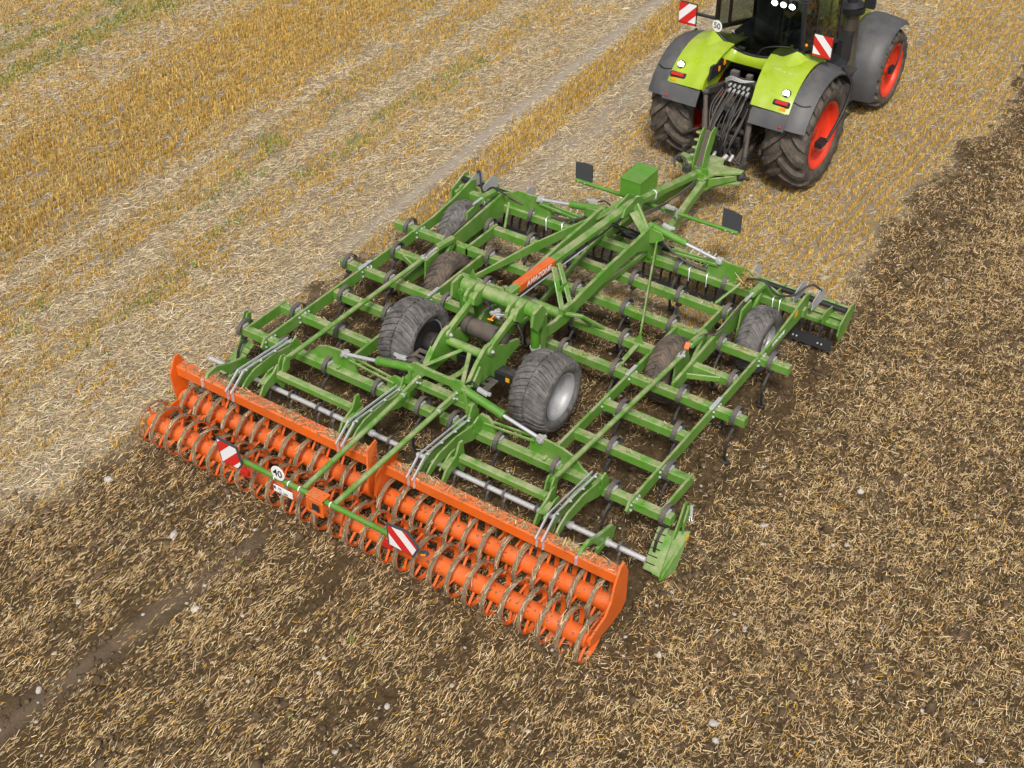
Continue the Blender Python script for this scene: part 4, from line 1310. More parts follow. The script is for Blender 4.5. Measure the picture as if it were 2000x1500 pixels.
plate_ = part('number_plate', 'sign_white', lambda q: q.box((0, 0, 0), (0.30, 0.012, 0.10), ch=0.002), C, (-0.48, -2.50, 1.015))
part('plate_badge', 'blue', lambda q: q.box((-0.128, -0.0075, 0.022), (0.03, 0.003, 0.045), ch=0.0005), plate_)
text('numerals', 'OS', 0.042, 'letter_black', plate_, basis((1, 0, 0), (0, 0, 1), (-0.05, -0.0075, 0.024)))
text('numerals', 'LL 1883', 0.042, 'letter_black', plate_, basis((1, 0, 0), (0, 0, 1), (0.01, -0.0075, -0.024)))
part('plate_holder', 'orange', lambda q: (q.box((0.04, -2.44, 1.19), (0.26, 0.16, 0.015)), q.box((0.06, -2.53, 1.155), (0.26, 0.018, 0.06)), q.box((-0.055, -2.53, 1.05), (0.04, 0.018, 0.17)), q.box((0.165, -2.53, 1.05), (0.045, 0.018, 0.17)), q.box((0.06, -2.53, 0.965), (0.25, 0.016, 0.03))))
part('plate_lamp', 'black_plastic', lambda q: q.box((0.06, -2.528, 1.06), (0.10, 0.02, 0.09)))

# ---- front marker bar with the backs of two boards, tool box, hitch
part('marker_bar', 'green_clean', lambda q: q.tube((-1.47, 5.79, 1.11), (1.48, 5.79, 1.11), 0.031, 14))
part('marker_bracket', 'zinc', lambda q: (q.box((0.32, 5.72, 1.22), (0.16, 0.06, 0.05)), q.tube((0.42, 5.74, 1.22), (0.42, 5.78, 1.02), 0.014, 8), q.box((0.42, 5.79, 1.11), (0.03, 0.09, 0.09))))
for s in (-1, 1):
    part('marker_board', 'board_back', lambda q: (q.plate([(s * 1.18, 1.13), (s * 1.18, 1.44), (s * 1.32, 1.45), (s * 1.50, 1.41), (s * 1.50, 1.10)], 'y', 5.83, 0.02)))
    for k in range(2):
        bolt(s * (1.28 + 0.12 * k) + 0.0, 5.752, 1.12, (0, 0, -math.pi / 2), 0.7)
tb = part('tool_box', 'green_clean', lambda q: (q.box((-0.19, 5.575, 1.575), (0.36, 0.56, 0.30), ch=0.008), q.box((-0.19, 5.575, 1.735), (0.375, 0.575, 0.025), ch=0.004)))
part('latch', 'black_plastic', lambda q: (q.box((-0.385, 5.50, 1.70), (0.02, 0.05, 0.08)), q.box((-0.385, 5.66, 1.70), (0.02, 0.05, 0.08))), tb)
part('tube_band', 'letter_white', lambda q: [q.beam((0, yy, 0.99 + (7.30 - yy) * 0.2306), (0, yy - 0.02, 0.99 + (7.32 - yy) * 0.2306), 0.132, 0.152, ch=0.03) for yy in (5.25, 5.72)])
part('hitch_plate', 'green', lambda q: [q.plate([(-0.16, 7.15), (0.16, 7.15), (0.24, 7.45), (0.58, 7.72), (0.58, 7.84), (0.20, 7.80), (0.12, 8.02), (-0.12, 8.02), (-0.20, 7.80), (-0.58, 7.84), (-0.58, 7.72), (-0.24, 7.45)], 'z', zz, 0.03) for zz in (0.76, 0.96)])
part('hitch_web', 'green', lambda q: [q.beam((s * 0.18, 7.3, 0.86), (s * 0.50, 7.72, 0.86), 0.03, 0.17, h1=0.10) for s in (-1, 1)] + [q.box((0, 7.35, 0.86), (0.28, 0.04, 0.44)), q.box((0.0, 7.18, 0.90), (0.3, 0.03, 0.36))])
part('hitch_pin_bar', 'black_steel', lambda q: q.tube((-0.70, 7.80, 0.86), (0.70, 7.80, 0.86), 0.032, 12))
def rack(q):
    q.plate([(7.30, 0.96), (7.46, 0.96), (7.66, 1.36), (7.78, 1.64), (7.70, 1.68), (7.56, 1.62), (7.42, 1.36)], 'x', 0.03, 0.02)
    q.plate([(7.24, 0.96), (7.40, 0.96), (7.56, 1.36), (7.68, 1.64), (7.60, 1.68), (7.50, 1.62), (7.36, 1.36)], 'x', -0.12, 0.02)
    for k in range(5):
        y0, z0 = 7.36 + 0.055 * k, 1.08 + 0.115 * k
        q.plate([(y0, z0), (y0 + 0.03, z0 + 0.06), (y0 - 0.09, z0 + 0.10), (y0 - 0.11, z0 + 0.075)], 'x', -0.16, 0.07)
part('hose_rack', 'green', rack)
part('hose_guide', 'hose_dusty', lambda q: q.beam((-0.045, 7.33, 0.99), (-0.045, 7.66, 1.62), 0.12, 0.05))
part('parking_hook', 'machinery', lambda q: (q.path([(-0.12, 7.08, 1.22), (-0.20, 7.12, 1.30), (-0.30, 7.10, 1.32), (-0.34, 7.05, 1.24), (-0.30, 7.0, 1.18)], 0.022, 8), q.box((-0.10, 7.05, 1.17), (0.12, 0.12, 0.10))))
for k in range(4):
    part('hose', 'hose_dusty', lambda q: q.path([(0.10 + 0.02 * k, 5.0, 1.36), (0.13, 5.6, 1.22 - 0.02 * k), (0.12, 6.4, 1.05 + 0.01 * k), (0.08, 7.0, 0.95 + 0.02 * k), (-0.02, 7.3, 1.02), (-0.04 + 0.02 * k, 7.62, 1.6)], 0.014, 6))
for k in range(6):
    part('hose', 'hose', lambda q: q.path([(0.15 - 0.05 * k, 4.85, 1.05 + 0.02 * k), (0.3 - 0.1 * k, 4.98, 0.98 + 0.03 * (k % 3)), (0.15 + 0.12 * k, 5.1, 0.92 + 0.03 * (k % 2)), (0.5 - 0.2 * k, 5.2, 0.95)], 0.013, 6))
for s in (-1, 1):
    for k in range(2):
        part('hose', 'hose_dusty', lambda q: q.path([(s * 0.62, 4.90, 1.18 - 0.03 * k), (s * 0.95, 4.86, 1.0), (s * 1.3, 4.95 + 0.03 * k, 0.86), (s * 1.9, 4.95, 0.90 - 0.02 * k), (s * 2.2, 4.88, 1.0 + 0.02 * k)], 0.015, 6))
    part('hose', 'hose', lambda q: q.path([(s * 2.15, 4.75, 1.10), (s * 2.42, 4.78, 1.14), (s * 2.60, 4.80, 0.98), (s * 2.80, 4.98, 0.92), (s * 2.98, 5.2, 1.05), (s * 3.12, 5.3, 0.95)], 0.017, 7))
    part('hose', 'hose', lambda q: q.path([(s * 2.33, 4.7, 1.03), (s * 2.33, 4.2, 1.0), (s * 2.32, 3.6, 0.93), (s * 2.26, 3.3, 1.0), (s * 2.2, 3.05, 1.04)], 0.010, 6))
    part('hose', 'hose_dusty', lambda q: q.path([(s * 2.34, 4.65, 1.03), (s * 2.34, 4.1, 0.99), (s * 2.34, 3.5, 0.93), (s * 2.24, 3.25, 1.03), (s * 2.2, 2.8, 1.09), (s * 2.2, 2.62, 1.04)], 0.010, 6))

# ---- front crossboard unit
for s in (-1, 1):
    part('crossboard_rail', 'green', lambda q: (q.beam((s * 0.15, 5.58, 0.60), (s * 3.52, 5.58, 0.60), 0.05, 0.07), q.beam((s * 2.9, 5.30, 0.50), (s * 3.52, 5.30, 0.50), 0.16, 0.03)))
    part('crossboard_tube', 'black_plastic', lambda q: (q.tube((s * 0.15, 5.42, 0.66), (s * 3.5, 5.42, 0.66), 0.045, 12)))
    part('crossboard_end', 'green', lambda q: q.plate([(5.10, 0.40), (5.14, 0.58), (5.50, 0.72), (5.62, 0.70), (5.64, 0.52), (5.40, 0.30), (5.18, 0.26)], 'x', s * 3.53, 0.025))
    for k in range(4):
        x0 = 0.12 + 0.85 * k
        bd = part('crossboard', 'black_plastic', lambda q: q.add([(s * xx, yy, zz) for xx in (x0, x0 + 0.81) for yy, zz in ((5.04, 0.13), (5.10, 0.27), (5.12, 0.27), (5.06, 0.13))], [(0, 1, 2, 3), (7, 6, 5, 4), (0, 4, 5, 1), (1, 5, 6, 2), (2, 6, 7, 3), (3, 7, 4, 0)]))
        part('spring', 'zinc', lambda q: [q.path([(s * (x0 + o_ + 0.02 * math.cos(t_)), 5.30 + 0.012 * t_, 0.60 + 0.02 * math.sin(t_)) for t_ in [i_ * 0.9 for i_ in range(14)]], 0.006, 5, sub=2) for o_ in (0.25, 0.60)])
        for o_ in (0.2, 0.26, 0.60, 0.66):
            bolt(s * (x0 + o_), 5.06, 0.20, (0, 0, -math.pi / 2), 0.8)
    for xx, zt in ((2.05, 1.08), (2.80, 1.05), (3.10, 1.04)):
        part('adjuster_plate', 'zinc', lambda q: q.add([(s * (xx + dx_), yy_, zz_) for dx_ in (0.0, 0.012) for yy_, zz_, in ((5.02, zt - 0.30), (5.04, zt - 0.14), (5.30, zt - 0.06), (5.50, zt - 0.18), (5.46, zt - 0.34))], [(0, 1, 2, 3, 4), (9, 8, 7, 6, 5)] + [(i, 5 + i, 5 + (i + 1) % 5, (i + 1) % 5) for i in range(5)]))
    for xx in (1.15, 1.45, 2.55, 2.66):
        part('beam_clamp', 'chrome', lambda q: (q.path([(s * xx, 4.87, 0.62), (s * xx, 4.87, 0.84), (s * xx, 5.03, 0.84), (s * xx, 5.03, 0.62)], 0.011, 6, sub=1)))
    part('adjuster_screw', 'zinc', lambda q: [q.tube((s * (0.9 + 0.12 * k), 5.2, 0.72), (s * (0.95 + 0.12 * k), 5.45, 0.86), 0.012, 8) for k in range(4)])

tooth_mb = MB()
tooth_mb.sweep_flat([(0.0, 0.48), (-0.05, 0.40), (-0.07, 0.28), (-0.04, 0.12), (0.02, 0.02)], 0.035, 0.014)
tooth0 = None
for s in (-1, 1):
    part('crossboard_rail', 'green', lambda q: (q.beam((s * 0.15, 5.20, 0.50), (s * 3.50, 5.20, 0.50), 0.06, 0.08), q.beam((s * 0.15, 5.36, 0.56), (s * 3.50, 5.36, 0.56), 0.12, 0.02)))
    for k in range(21):
        lo_ = (s * (0.22 + 0.16 * k), 5.20, 0.0)
        if tooth0 is None:
            tooth0 = tooth_mb.build('crossboard_tooth', 'black_steel', C, lo_)
        else:
            inst(tooth0, C, lo_)
    for k in range(8):
        part('crossboard_bracket', 'green', lambda q: q.plate([(4.98, 0.70), (5.10, 0.74), (5.58, 0.66), (5.60, 0.58), (5.20, 0.46), (5.02, 0.58)], 'x', s * (0.35 + 0.42 * k), 0.02))

# ---- straw and soil lying on the machine
def litter(name, label, spec, per, zf, lmin=0.04, lmax=0.13, cols=None, thick=0.010):
    bx, by, bz, bd = [], [], [], []
    for (cx, cy, cz, sx, sy, n_) in spec:
        bx.append(rng.normal(cx, sx, n_))
        by.append(rng.normal(cy, sy, n_))
        bz.append(cz + np.abs(rng.normal(0, zf, n_)))
    x_, y_, z_ = map(np.concatenate, (bx, by, bz))
    n_ = len(x_)
    an, ti = rng.uniform(0, 2 * np.pi, n_), rng.normal(0.12, 0.25, n_)
    d_ = np.stack([np.cos(an) * np.cos(ti), np.sin(an) * np.cos(ti), np.sin(ti)], 1)
    sd_ = np.stack([-np.sin(an), np.cos(an), rng.normal(0, .3, n_)], 1)
    L_ = rng.uniform(lmin, lmax, n_)
    ob = blades(np.stack([x_, y_, z_], 1) - d_ * (L_ / 2)[:, None] * np.array([1, 1, 0.2]), d_, L_, rng.uniform(0.4, 1.0, n_) * thick, sd_, name, 'fibre', pick(cols or PALE + GOLD[:2] + [(0.22, 0.15, 0.08)], [3, 4, 1, 4, 2, 1, 4], n_))
    return tag(ob, label, 'straw', kind='stuff')


spec = []
for xx, n_ in ((-3.1, 30), (-2.7, 55), (-2.35, 60), (-1.65, 90), (-1.45, 60), (-0.75, 110), (-0.55, 80), (-0.3, 50), (0.45, 120), (0.75, 120), (1.2, 50), (1.7, 90), (2.1, 60), (2.75, 160), (2.95, 160), (3.3, 70)):
    spec.append((xx, -1.215, 0.874, 0.085, 0.035, int(n_ * 0.55)))
litter('straw_on_roller_beam', 'bits of straw and soil lying along the orange roller beam', spec, 1, 0.012)
spec = []
for r_, x0, x1 in spans:
    if r_ in (2, 3, 4, 5, 6, 7):
        for _ in range(int(abs(x1 - x0) * (5 if r_ in (4, 5, 6, 7) else 2))):
            spec.append((random.uniform(x0, x1), ROW[r_], 0.803, 0.05, 0.028, random.randint(3, 14)))
litter('straw_on_beams', 'crumbs of straw and soil lying on the green tine beams', spec, 1, 0.006, 0.02, 0.09)
litter('straw_tuft', 'bushy tuft of straw caught on the front beam, right of centre', [(2.10, 4.90, 0.90, 0.05, 0.05, 220)], 1, 0.10, 0.10, 0.22, [(0.70, 0.50, 0.22), (0.6, 0.42, 0.18), (0.75, 0.6, 0.33), (0.55, 0.35, 0.12), (0.6, 0.4, 0.15), (0.5, 0.3, 0.1), (0.4, 0.25, 0.1)])
# straw wrapped round the roller rings
X_, D_, S_ = [], [], []
for (rx, ry, rz) in RINGS:
    n_ = 44
    a = rng.uniform(-0.9, 3.6, n_)
    rad = 0.296 + np.abs(rng.normal(0, 0.008, n_))
    px = rx + rng.normal(0, 0.020, n_)
    X_.append(np.stack([px, ry - rad * np.cos(a), rz + rad * np.sin(a)], 1))
    tw = rng.normal(0, 0.28, n_)
    D_.append(np.stack([np.sin(tw), np.sin(a) * np.cos(tw), np.cos(a) * np.cos(tw)], 1))
    S_.append(np.stack([np.cos(tw), np.zeros(n_), np.zeros(n_)], 1))
X_, D_, S_ = map(np.concatenate, (X_, D_, S_))
n_ = len(X_)
L_ = rng.uniform(0.05, 0.14, n_)
wr = blades(X_ - D_ * (L_ / 2)[:, None], D_, L_, rng.uniform(0.006, 0.012, n_), S_, 'straw_on_rings', 'fibre', pick([(0.40, 0.29, 0.16), (0.52, 0.40, 0.23), (0.20, 0.14, 0.085), (0.62, 0.48, 0.28)], (3, 3, 4, 1.5), n_))
tag(wr, 'muddy straw plastered round the orange roller rings', 'straw', kind='stuff')

# damp soil and chaff packed on and between the rings
lx, ly, lz, lr = [], [], [], []
for (rx, ry, rz) in RINGS:
    for _ in range(random.randint(6, 20)):
        a = random.uniform(-0.7, 3.5)
        rad = 0.292 + random.uniform(-0.004, 0.012)
        lx.append(rx + random.uniform(-0.028, 0.028)); ly.append(ry - rad * math.cos(a)); lz.append(rz + rad * math.sin(a)); lr.append(random.uniform(0.008, 0.022))
    for _ in range(7):
        a = random.uniform(0.2, 2.9)
        lx.append(rx + random.uniform(-0.12, 0.12)); ly.append(ry - 0.118 * math.cos(a)); lz.append(rz + 0.118 * math.sin(a)); lr.append(random.uniform(0.008, 0.02))
for _ in range(900):
    lx.append(random.uniform(-3.5, 3.5)); ly.append(-1.215 + random.gauss(0, 0.04)); lz.append(0.872); lr.append(random.uniform(0.005, 0.014))
for r_, x0, x1 in spans:
    for _ in range(int(abs(x1 - x0) * 26)):
        if random.random() < 0.6:
            lx.append(random.uniform(x0, x1)); ly.append(ROW[r_] + random.gauss(0, 0.03)); lz.append(0.802); lr.append(random.uniform(0.004, 0.012))
som = lumps(np.array(lx), np.array(ly), np.array(lz), np.array(lr), 'soil_on_machine', 'mud', 0.6)
tag(som, 'crumbs of damp soil stuck to the roller rings and beams', 'soil', kind='stuff')
# ------------------------------------------------------------------ the tractor (origin on the ground under its rear axle)
TR = empty('tractor', (-0.28, 9.68, 0), 'lime green tractor with red wheel rims pulling the cultivator', 'tractor')


def tp(name, mat, fn, parent=None, loc=None):
    mb = MB()
    fn(mb)
    return mb.build(name, mat, parent or TR, loc)


for s in (-1, 1):
    wheel('rear_wheel', (s * 1.11, 0, 1.0), 0.93, 0.80, 0.60, 17, 0.085, 0.105, 0.42, 'tyre_tractor', 'rim_red', s, TR, dish=0.22, face=0.88)
    wheel('front_wheel', (s * 1.05, 3.57, 0.79), 0.73, 0.60, 0.515, 17, 0.065, 0.085, 0.42, 'tyre_tractor', 'rim_red', s, TR, dish=0.14, face=0.90)
    # tyre pressure line on the rear wheel
    tl_ = tp('pressure_line', 'black_plastic', lambda q: (q.path([(s * 1.42, 0.55, 2.05), (s * 1.60, 0.62, 1.75), (s * 1.60, 0.45, 1.35), (s * 1.57, 0.18, 1.10), (s * 1.55, -0.05, 0.93)], 0.026, 8), q.box((s * 1.47, -0.10, 0.90), (0.13, 0.24, 0.11)), q.tube((s * 1.44, -0.18, 0.88), (s * 1.46, -0.26, 0.80), 0.015, 8)))
    tp('pressure_line', 'black_plastic', lambda q: (q.path([(s * 1.38, 3.80, 1.30), (s * 1.40, 3.62, 1.05), (s * 1.38, 3.52, 0.85)], 0.016, 7), q.box((s * 1.33, 3.50, 0.84), (0.07, 0.16, 0.14))))

AZ = 1.0     # axle height


def fender_grid(q, x_fun, phis, rad_fun, mi=0, thick=0.03):
    """sheet over the wheel: phi from straight back (0) over the top (90)"""
    rows = []
    for ph in phis:
        xs_ = x_fun(ph)
        rows.append([(x, -rad_fun(ph, x) * math.cos(RAD(ph)), AZ + rad_fun(ph, x) * math.sin(RAD(ph))) for x in xs_])
    inner = []
    for ph in phis:
        xs_ = x_fun(ph)
        inner.append([(x, -(rad_fun(ph, x) - thick) * math.cos(RAD(ph)), AZ + (rad_fun(ph, x) - thick) * math.sin(RAD(ph))) for x in xs_])
    n_, m_ = len(rows), len(rows[0])
    for R_, flip in ((rows, False), (inner, True)):
        v = [p for r in R_ for p in r]
        f = []
        for i in range(n_ - 1):
            for j in range(m_ - 1):
                a = (i * m_ + j, i * m_ + j + 1, (i + 1) * m_ + j + 1, (i + 1) * m_ + j)
                f.append(a[::-1] if flip else a)
        q.add(v, f, mi, True)
    edge = []
    for i in range(n_):
        edge.append((rows[i][0], inner[i][0]))
    for i in range(n_ - 1):
        q.add([edge[i][0], edge[i][1], edge[i + 1][1], edge[i + 1][0]], [(0, 1, 2, 3)], mi)
    for R0, R1 in ((rows[0], inner[0]), (rows[-1], inner[-1])):
        for j in range(m_ - 1):
            q.add([R0[j], R0[j + 1], R1[j + 1], R1[j]], [(0, 1, 2, 3)], mi)
    for i in range(n_ - 1):
        q.add([rows[i][-1], inner[i][-1], inner[i + 1][-1], rows[i + 1][-1]], [(0, 1, 2, 3)], mi)


for s in (-1, 1):
    def gx(ph):
        t = min(1, max(0, (ph - 34) / 56))
        xi = 0.50 - 0.16 * t ** 0.8
        xo = 1.16 - 0.04 * t
        return [s * (xi + (xo - xi) * k / 8) for k in range(9)]

    def gr(ph, x):
        a = abs(x)
        return 1.235 + 0.03 * math.sin(RAD(min(ph, 100))) - 0.10 * max(0, (a - 0.85) / 0.31) ** 2 * 0.5 + (0.02 if a < 0.7 else 0)
    fen = tp('rear_fender', 'lime', lambda q: fender_grid(q, gx, [36, 42, 50, 58, 66, 74, 82, 90, 98, 106, 114], gr))

    def ex(ph):
        return [s * (1.15 + 0.35 * k / 6) for k in range(7)]

    def er(ph, x):
        t = (abs(x) - 1.15) / 0.35
        return 1.205 - 0.10 * t ** 2.2
    tp('fender_extension', 'fender_grey', lambda q: fender_grid(q, ex, [24, 30, 36, 44, 52, 60, 68, 76, 84, 92, 100, 108, 116, 124, 132, 140, 148], er), fen)
    tp('fender_seam', 'black_plastic', lambda q: q.path([(s * 1.16, -1.205 * math.cos(RAD(47)), AZ + 1.205 * math.sin(RAD(47))), (s * 1.32, -1.19 * math.cos(RAD(46)), AZ + 1.19 * math.sin(RAD(46))), (s * 1.45, -1.15 * math.cos(RAD(49)), AZ + 1.15 * math.sin(RAD(49)))], 0.012, 6), fen)
    tp('fender_flap', 'fender_grey', lambda q: fender_grid(q, lambda ph: [s * (0.50 + 0.66 * k / 4) for k in range(5)], [22, 26, 30, 34, 36.5], lambda ph, x: 1.215), fen)
    tp('reflector', 'lamp_red', lambda q: q.sphere((s * 1.08, -1.215 * math.cos(RAD(25)), AZ + 1.215 * math.sin(RAD(25))), 0.028, 10), fen)
    # inner wall of the fender
    tp('fender_wall', 'lime', lambda q: q.plate([(-1.00, 1.74), (-0.88, 1.92), (-0.62, 2.13), (-0.2, 2.26), (0.5, 2.24), (0.5, 1.9), (-0.15, 1.78), (-0.45, 1.62), (-0.80, 1.55)], 'x', s * 0.475, 0.03), fen)
    tl2 = tp('tail_light', 'black_plastic', lambda q: q.box((s * 0.98, -1.235 * math.cos(RAD(43)), AZ + 1.235 * math.sin(RAD(43))), (0.30, 0.10, 0.08), rot=(RAD(43), 0, 0), ch=0.03), fen)
    tp('lens', 'lamp_red', lambda q: q.box((s * 0.99, -1.268 * math.cos(RAD(43)), AZ + 1.268 * math.sin(RAD(43))), (0.22, 0.06, 0.03), rot=(RAD(43), 0, 0)), tl2)
    wl_ = tp('work_light', 'black_plastic', lambda q: q.tube((s * 1.0, -1.19 * math.cos(RAD(53)), AZ + 1.19 * math.sin(RAD(53))), (s * 1.0, -1.29 * math.cos(RAD(53)) - 0.02, AZ + 1.29 * math.sin(RAD(53)) - 0.03), 0.07, 16), fen)
    tp('lit_lens', 'lamp_lit', lambda q: q.tube((s * 1.0, -1.285 * math.cos(RAD(53)) - 0.02, AZ + 1.285 * math.sin(RAD(53)) - 0.03), (s * 1.0, -1.30 * math.cos(RAD(53)) - 0.03, AZ + 1.30 * math.sin(RAD(53)) - 0.04), 0.055, 16), wl_)
    tp('reflex_plate', 'amber', lambda q: q.box((s * 1.02, -1.235 * math.cos(RAD(39)), AZ + 1.235 * math.sin(RAD(39))), (0.13, 0.02, 0.05), rot=(RAD(-51), 0, 0)), fen)
    # striped boards on arms beside the cab
    bcx = (1.19 if s > 0 else -1.38)
    ar = tp('board_arm', 'black_plastic', lambda q: q.beam((s * 0.84, 0.22, 2.50), (bcx, 0.14, 2.53), 0.06, 0.05))
    bd = MB()
    bd.plate([(-0.175, -0.20), (0.175, -0.20), (0.175, 0.20), (-0.175, 0.20)], 'y', 0, 0.03)
    bd = bd.build('warning_board', 'black_plastic', TR, (bcx, 0.07, 2.56 if s > 0 else 2.53))
    q = MB()
    q.plate([(-0.165, -0.155), (0.165, -0.155), (0.165, 0.19), (-0.165, 0.19)], 'y', -0.018, 0.005)
    q.build('striped_face', 'stripe_fall' if s > 0 else 'stripe_rise', bd)
    q = MB()
    q.plate([(-0.165, -0.195), (0.165, -0.195), (0.165, -0.155), (-0.165, -0.155)], 'y', -0.018, 0.005)
    q.build('lamp_strip', 'lamp_red', bd)
    tp('marker_light', 'amber', lambda q: q.sphere((s * 0.86, 0.16, 2.46), 0.03, 10), ar)

# left fender: black control panel with two yellow switches
pn = tp('control_panel', 'black_plastic', lambda q: q.add([(-0.44, -0.86, 1.86), (-0.44, -0.24, 1.86), (-0.44, -0.24, 2.08), (-0.44, -0.80, 2.10), (-0.40, -0.86, 1.86), (-0.40, -0.24, 1.86), (-0.40, -0.24, 2.08), (-0.40, -0.80, 2.10)], [(0, 1, 2, 3), (7, 6, 5, 4), (0, 4, 5, 1), (1, 5, 6, 2), (2, 6, 7, 3), (3, 7, 4, 0)]))
tp('switch', 'amber', lambda q: q.box((-0.395, -0.52, 1.97), (0.02, 0.05, 0.09)), pn)
tp('switch', 'amber', lambda q: q.box((-0.395, -0.32, 2.02), (0.02, 0.06, 0.10)), pn)

# body panel between the fenders under the rear window
def rear_deck(q):
    """body panel that follows the window sill and runs out onto both fenders"""
    n_ = 32
    R0, R1, R2 = [], [], []
    for i in range(n_ + 1):
        t = -1.3 + 2.6 * i / n_
        x = t * 0.80
        at_ = abs(t)
        w_ = min(1, max(0, (abs(x) - 0.30) / 0.16))
        w_ = w_ * w_ * (3 - 2 * w_)
        e_ = max(0, at_ - 1)
        R0.append((x, -0.13 + 0.10 * min(at_, 1) ** 2 + 0.5 * e_, 2.15 + 0.27 * min(at_, 1) ** 2.2 - 0.75 * e_))
        R1.append((x, -0.17 - 0.05 * w_ + 0.4 * e_, 2.10 + 0.13 * w_ + 0.04 * w_ * min(at_, 1) - 0.12 * e_))
        R2.append((x, -0.15 - 0.30 * w_ + 0.4 * e_, 1.97 + 0.175 * w_))
    v = R0 + R1 + R2
    m_ = n_ + 1
    q.add(v, [(i + 1, i, m_ + i, m_ + i + 1) for i in range(n_)] + [(m_ + i + 1, m_ + i, 2 * m_ + i, 2 * m_ + i + 1) for i in range(n_)], 0, True)


tp('rear_panel', 'lime', rear_deck)
tp('rear_panel_recess', 'black_plastic', lambda q: q.box((0.05, -0.13, 2.03), (0.5, 0.03, 0.07), rot=(-0.3, 0, 0)))
tp('cab_floor', 'black_plastic', lambda q: q.box((0, 0.95, 1.93), (1.5, 1.5, 0.5), ch=0.05))

# ---- cab
cabw = 0.82


def rear_x(t):       # outline of the curved rear window, from lower left round to lower right
    return t


cab = tp('cab_frame', 'black_plastic', lambda q: (
    q.beam((-cabw, 0.10, 2.42), (-cabw + 0.04, 0.02, 3.28), 0.07, 0.07), q.beam((cabw, 0.10, 2.42), (cabw - 0.04, 0.02, 3.28), 0.07, 0.07),
    q.beam((-cabw, 1.70, 1.95), (-cabw + 0.02, 1.62, 3.28), 0.07, 0.07), q.beam((cabw, 1.70, 1.95), (cabw - 0.02, 1.62, 3.28), 0.07, 0.07),
    q.beam((-cabw, 0.10, 2.40), (-cabw, 1.70, 1.98), 0.07, 0.08), q.beam((cabw, 0.10, 2.40), (cabw, 1.70, 1.98), 0.07, 0.08),
    q.beam((-cabw, 0.62, 2.28), (-cabw + 0.03, 0.56, 3.28), 0.05, 0.06), q.beam((cabw, 0.62, 2.28), (cabw - 0.03, 0.56, 3.28), 0.05, 0.06),
    q.beam((-cabw, 1.70, 2.0), (cabw, 1.70, 2.0), 0.07, 0.10)))
roof = tp('cab_roof', 'fender_grey', lambda q: (q.box((0, 0.88, 3.40), (1.78, 1.95, 0.22), ch=0.09), q.box((0, 0.88, 3.27), (1.72, 1.80, 0.05), ch=0.02)))
for k, xx in enumerate((0.28, 0.44, 0.60)):
    wl_ = tp('work_light', 'black_plastic', lambda q: q.tube((xx, 0.03, 3.19), (xx, -0.05, 3.16), 0.062, 14), roof)
    tp('lit_lens', 'lamp_lit', lambda q: q.tube((xx, -0.045, 3.162), (xx, -0.065, 3.155), 0.052, 14), wl_)
for k, xx in enumerate((-0.28, -0.44, -0.60)):
    tp('work_light', 'black_plastic', lambda q: q.tube((xx, 0.03, 3.19), (xx, -0.05, 3.16), 0.062, 14), roof)
tp('beacon', 'amber', lambda q: q.tube((0.74, 0.45, 3.0), (0.74, 0.45, 3.12), 0.05, 12))


def rear_glass(q, y_off=0.0, inset=0.0):
    n_ = 18
    top, bot = [], []
    for i in range(n_ + 1):
        t = -1 + 2 * i / n_
        x = t * (cabw - 0.02 - inset)
        zb = 2.17 + 0.27 * abs(t) ** 2.2 + inset
        yb = -0.02 - 0.10 * (1 - t * t) + y_off
        yt_ = -0.06 - 0.10 * (1 - t * t) + y_off
        bot.append((x, yb, zb))
        top.append((x * 0.96, yt_, 3.26))
    v = bot + top
    q.add(v, [(i, i + 1, n_ + 2 + i, n_ + 1 + i) for i in range(n_)], 0, True)
    return bot


gb = []
rw = tp('rear_window', 'cab_glass', lambda q: gb.extend(rear_glass(q)))
tp('window_seal', 'black_plastic', lambda q: q.path([(p[0], p[1] - 0.005, p[2]) for p in gb], 0.022, 8, sub=1), rw)
tp('window_wiper', 'black_plastic', lambda q: (q.path([(0.10, -0.135, 2.20), (0.22, -0.15, 2.36), (0.45, -0.12, 2.44), (0.66, -0.07, 2.46)], 0.012, 6), q.box((-0.18, -0.16, 2.27), (0.12, 0.05, 0.04))), rw)
d50 = MB()
d50.plate([(0.105 * math.cos(2 * math.pi * i / 32), 0.105 * math.sin(2 * math.pi * i / 32)) for i in range(32)], 'y', 0, 0.008)
d50 = d50.build('speed_disc', 'sign_white', TR, (-0.73, -0.062, 2.50))
d50.rotation_euler = (0, 0, RAD(-12))
text('numerals', '50', 0.15, 'letter_black', d50, basis((1, 0, 0), (0, 0, 1), (0, -0.006, 0)), 0, 0.0015)
for s in (-1, 1):
    tp('side_window', 'cab_glass', lambda q: q.add([(s * (cabw + 0.01), 0.12, 2.44), (s * (cabw + 0.02), 0.62, 2.32), (s * cabw, 0.58, 3.26), (s * (cabw - 0.03), 0.05, 3.26)], [(0, 1, 2, 3)]))
    tp('door_window', 'cab_glass', lambda q: q.add([(s * (cabw + 0.02), 0.64, 2.30), (s * (cabw + 0.02), 1.68, 2.02), (s * cabw, 1.62, 3.26), (s * cabw, 0.58, 3.26)], [(0, 1, 2, 3)]))
    tp('mirror', 'black_plastic', lambda q: (q.beam((s * 0.82, 1.66, 2.95), (s * 1.25, 1.75, 2.95), 0.03, 0.04), q.box((s * 1.30, 1.75, 2.85), (0.20, 0.08, 0.36), ch=0.03)))
tp('windscreen', 'cab_glass', lambda q: q.add([(-0.80, 1.74, 2.05), (0.80, 1.74, 2.05), (0.78, 1.64, 3.26), (-0.78, 1.64, 3.26)], [(0, 1, 2, 3)]))
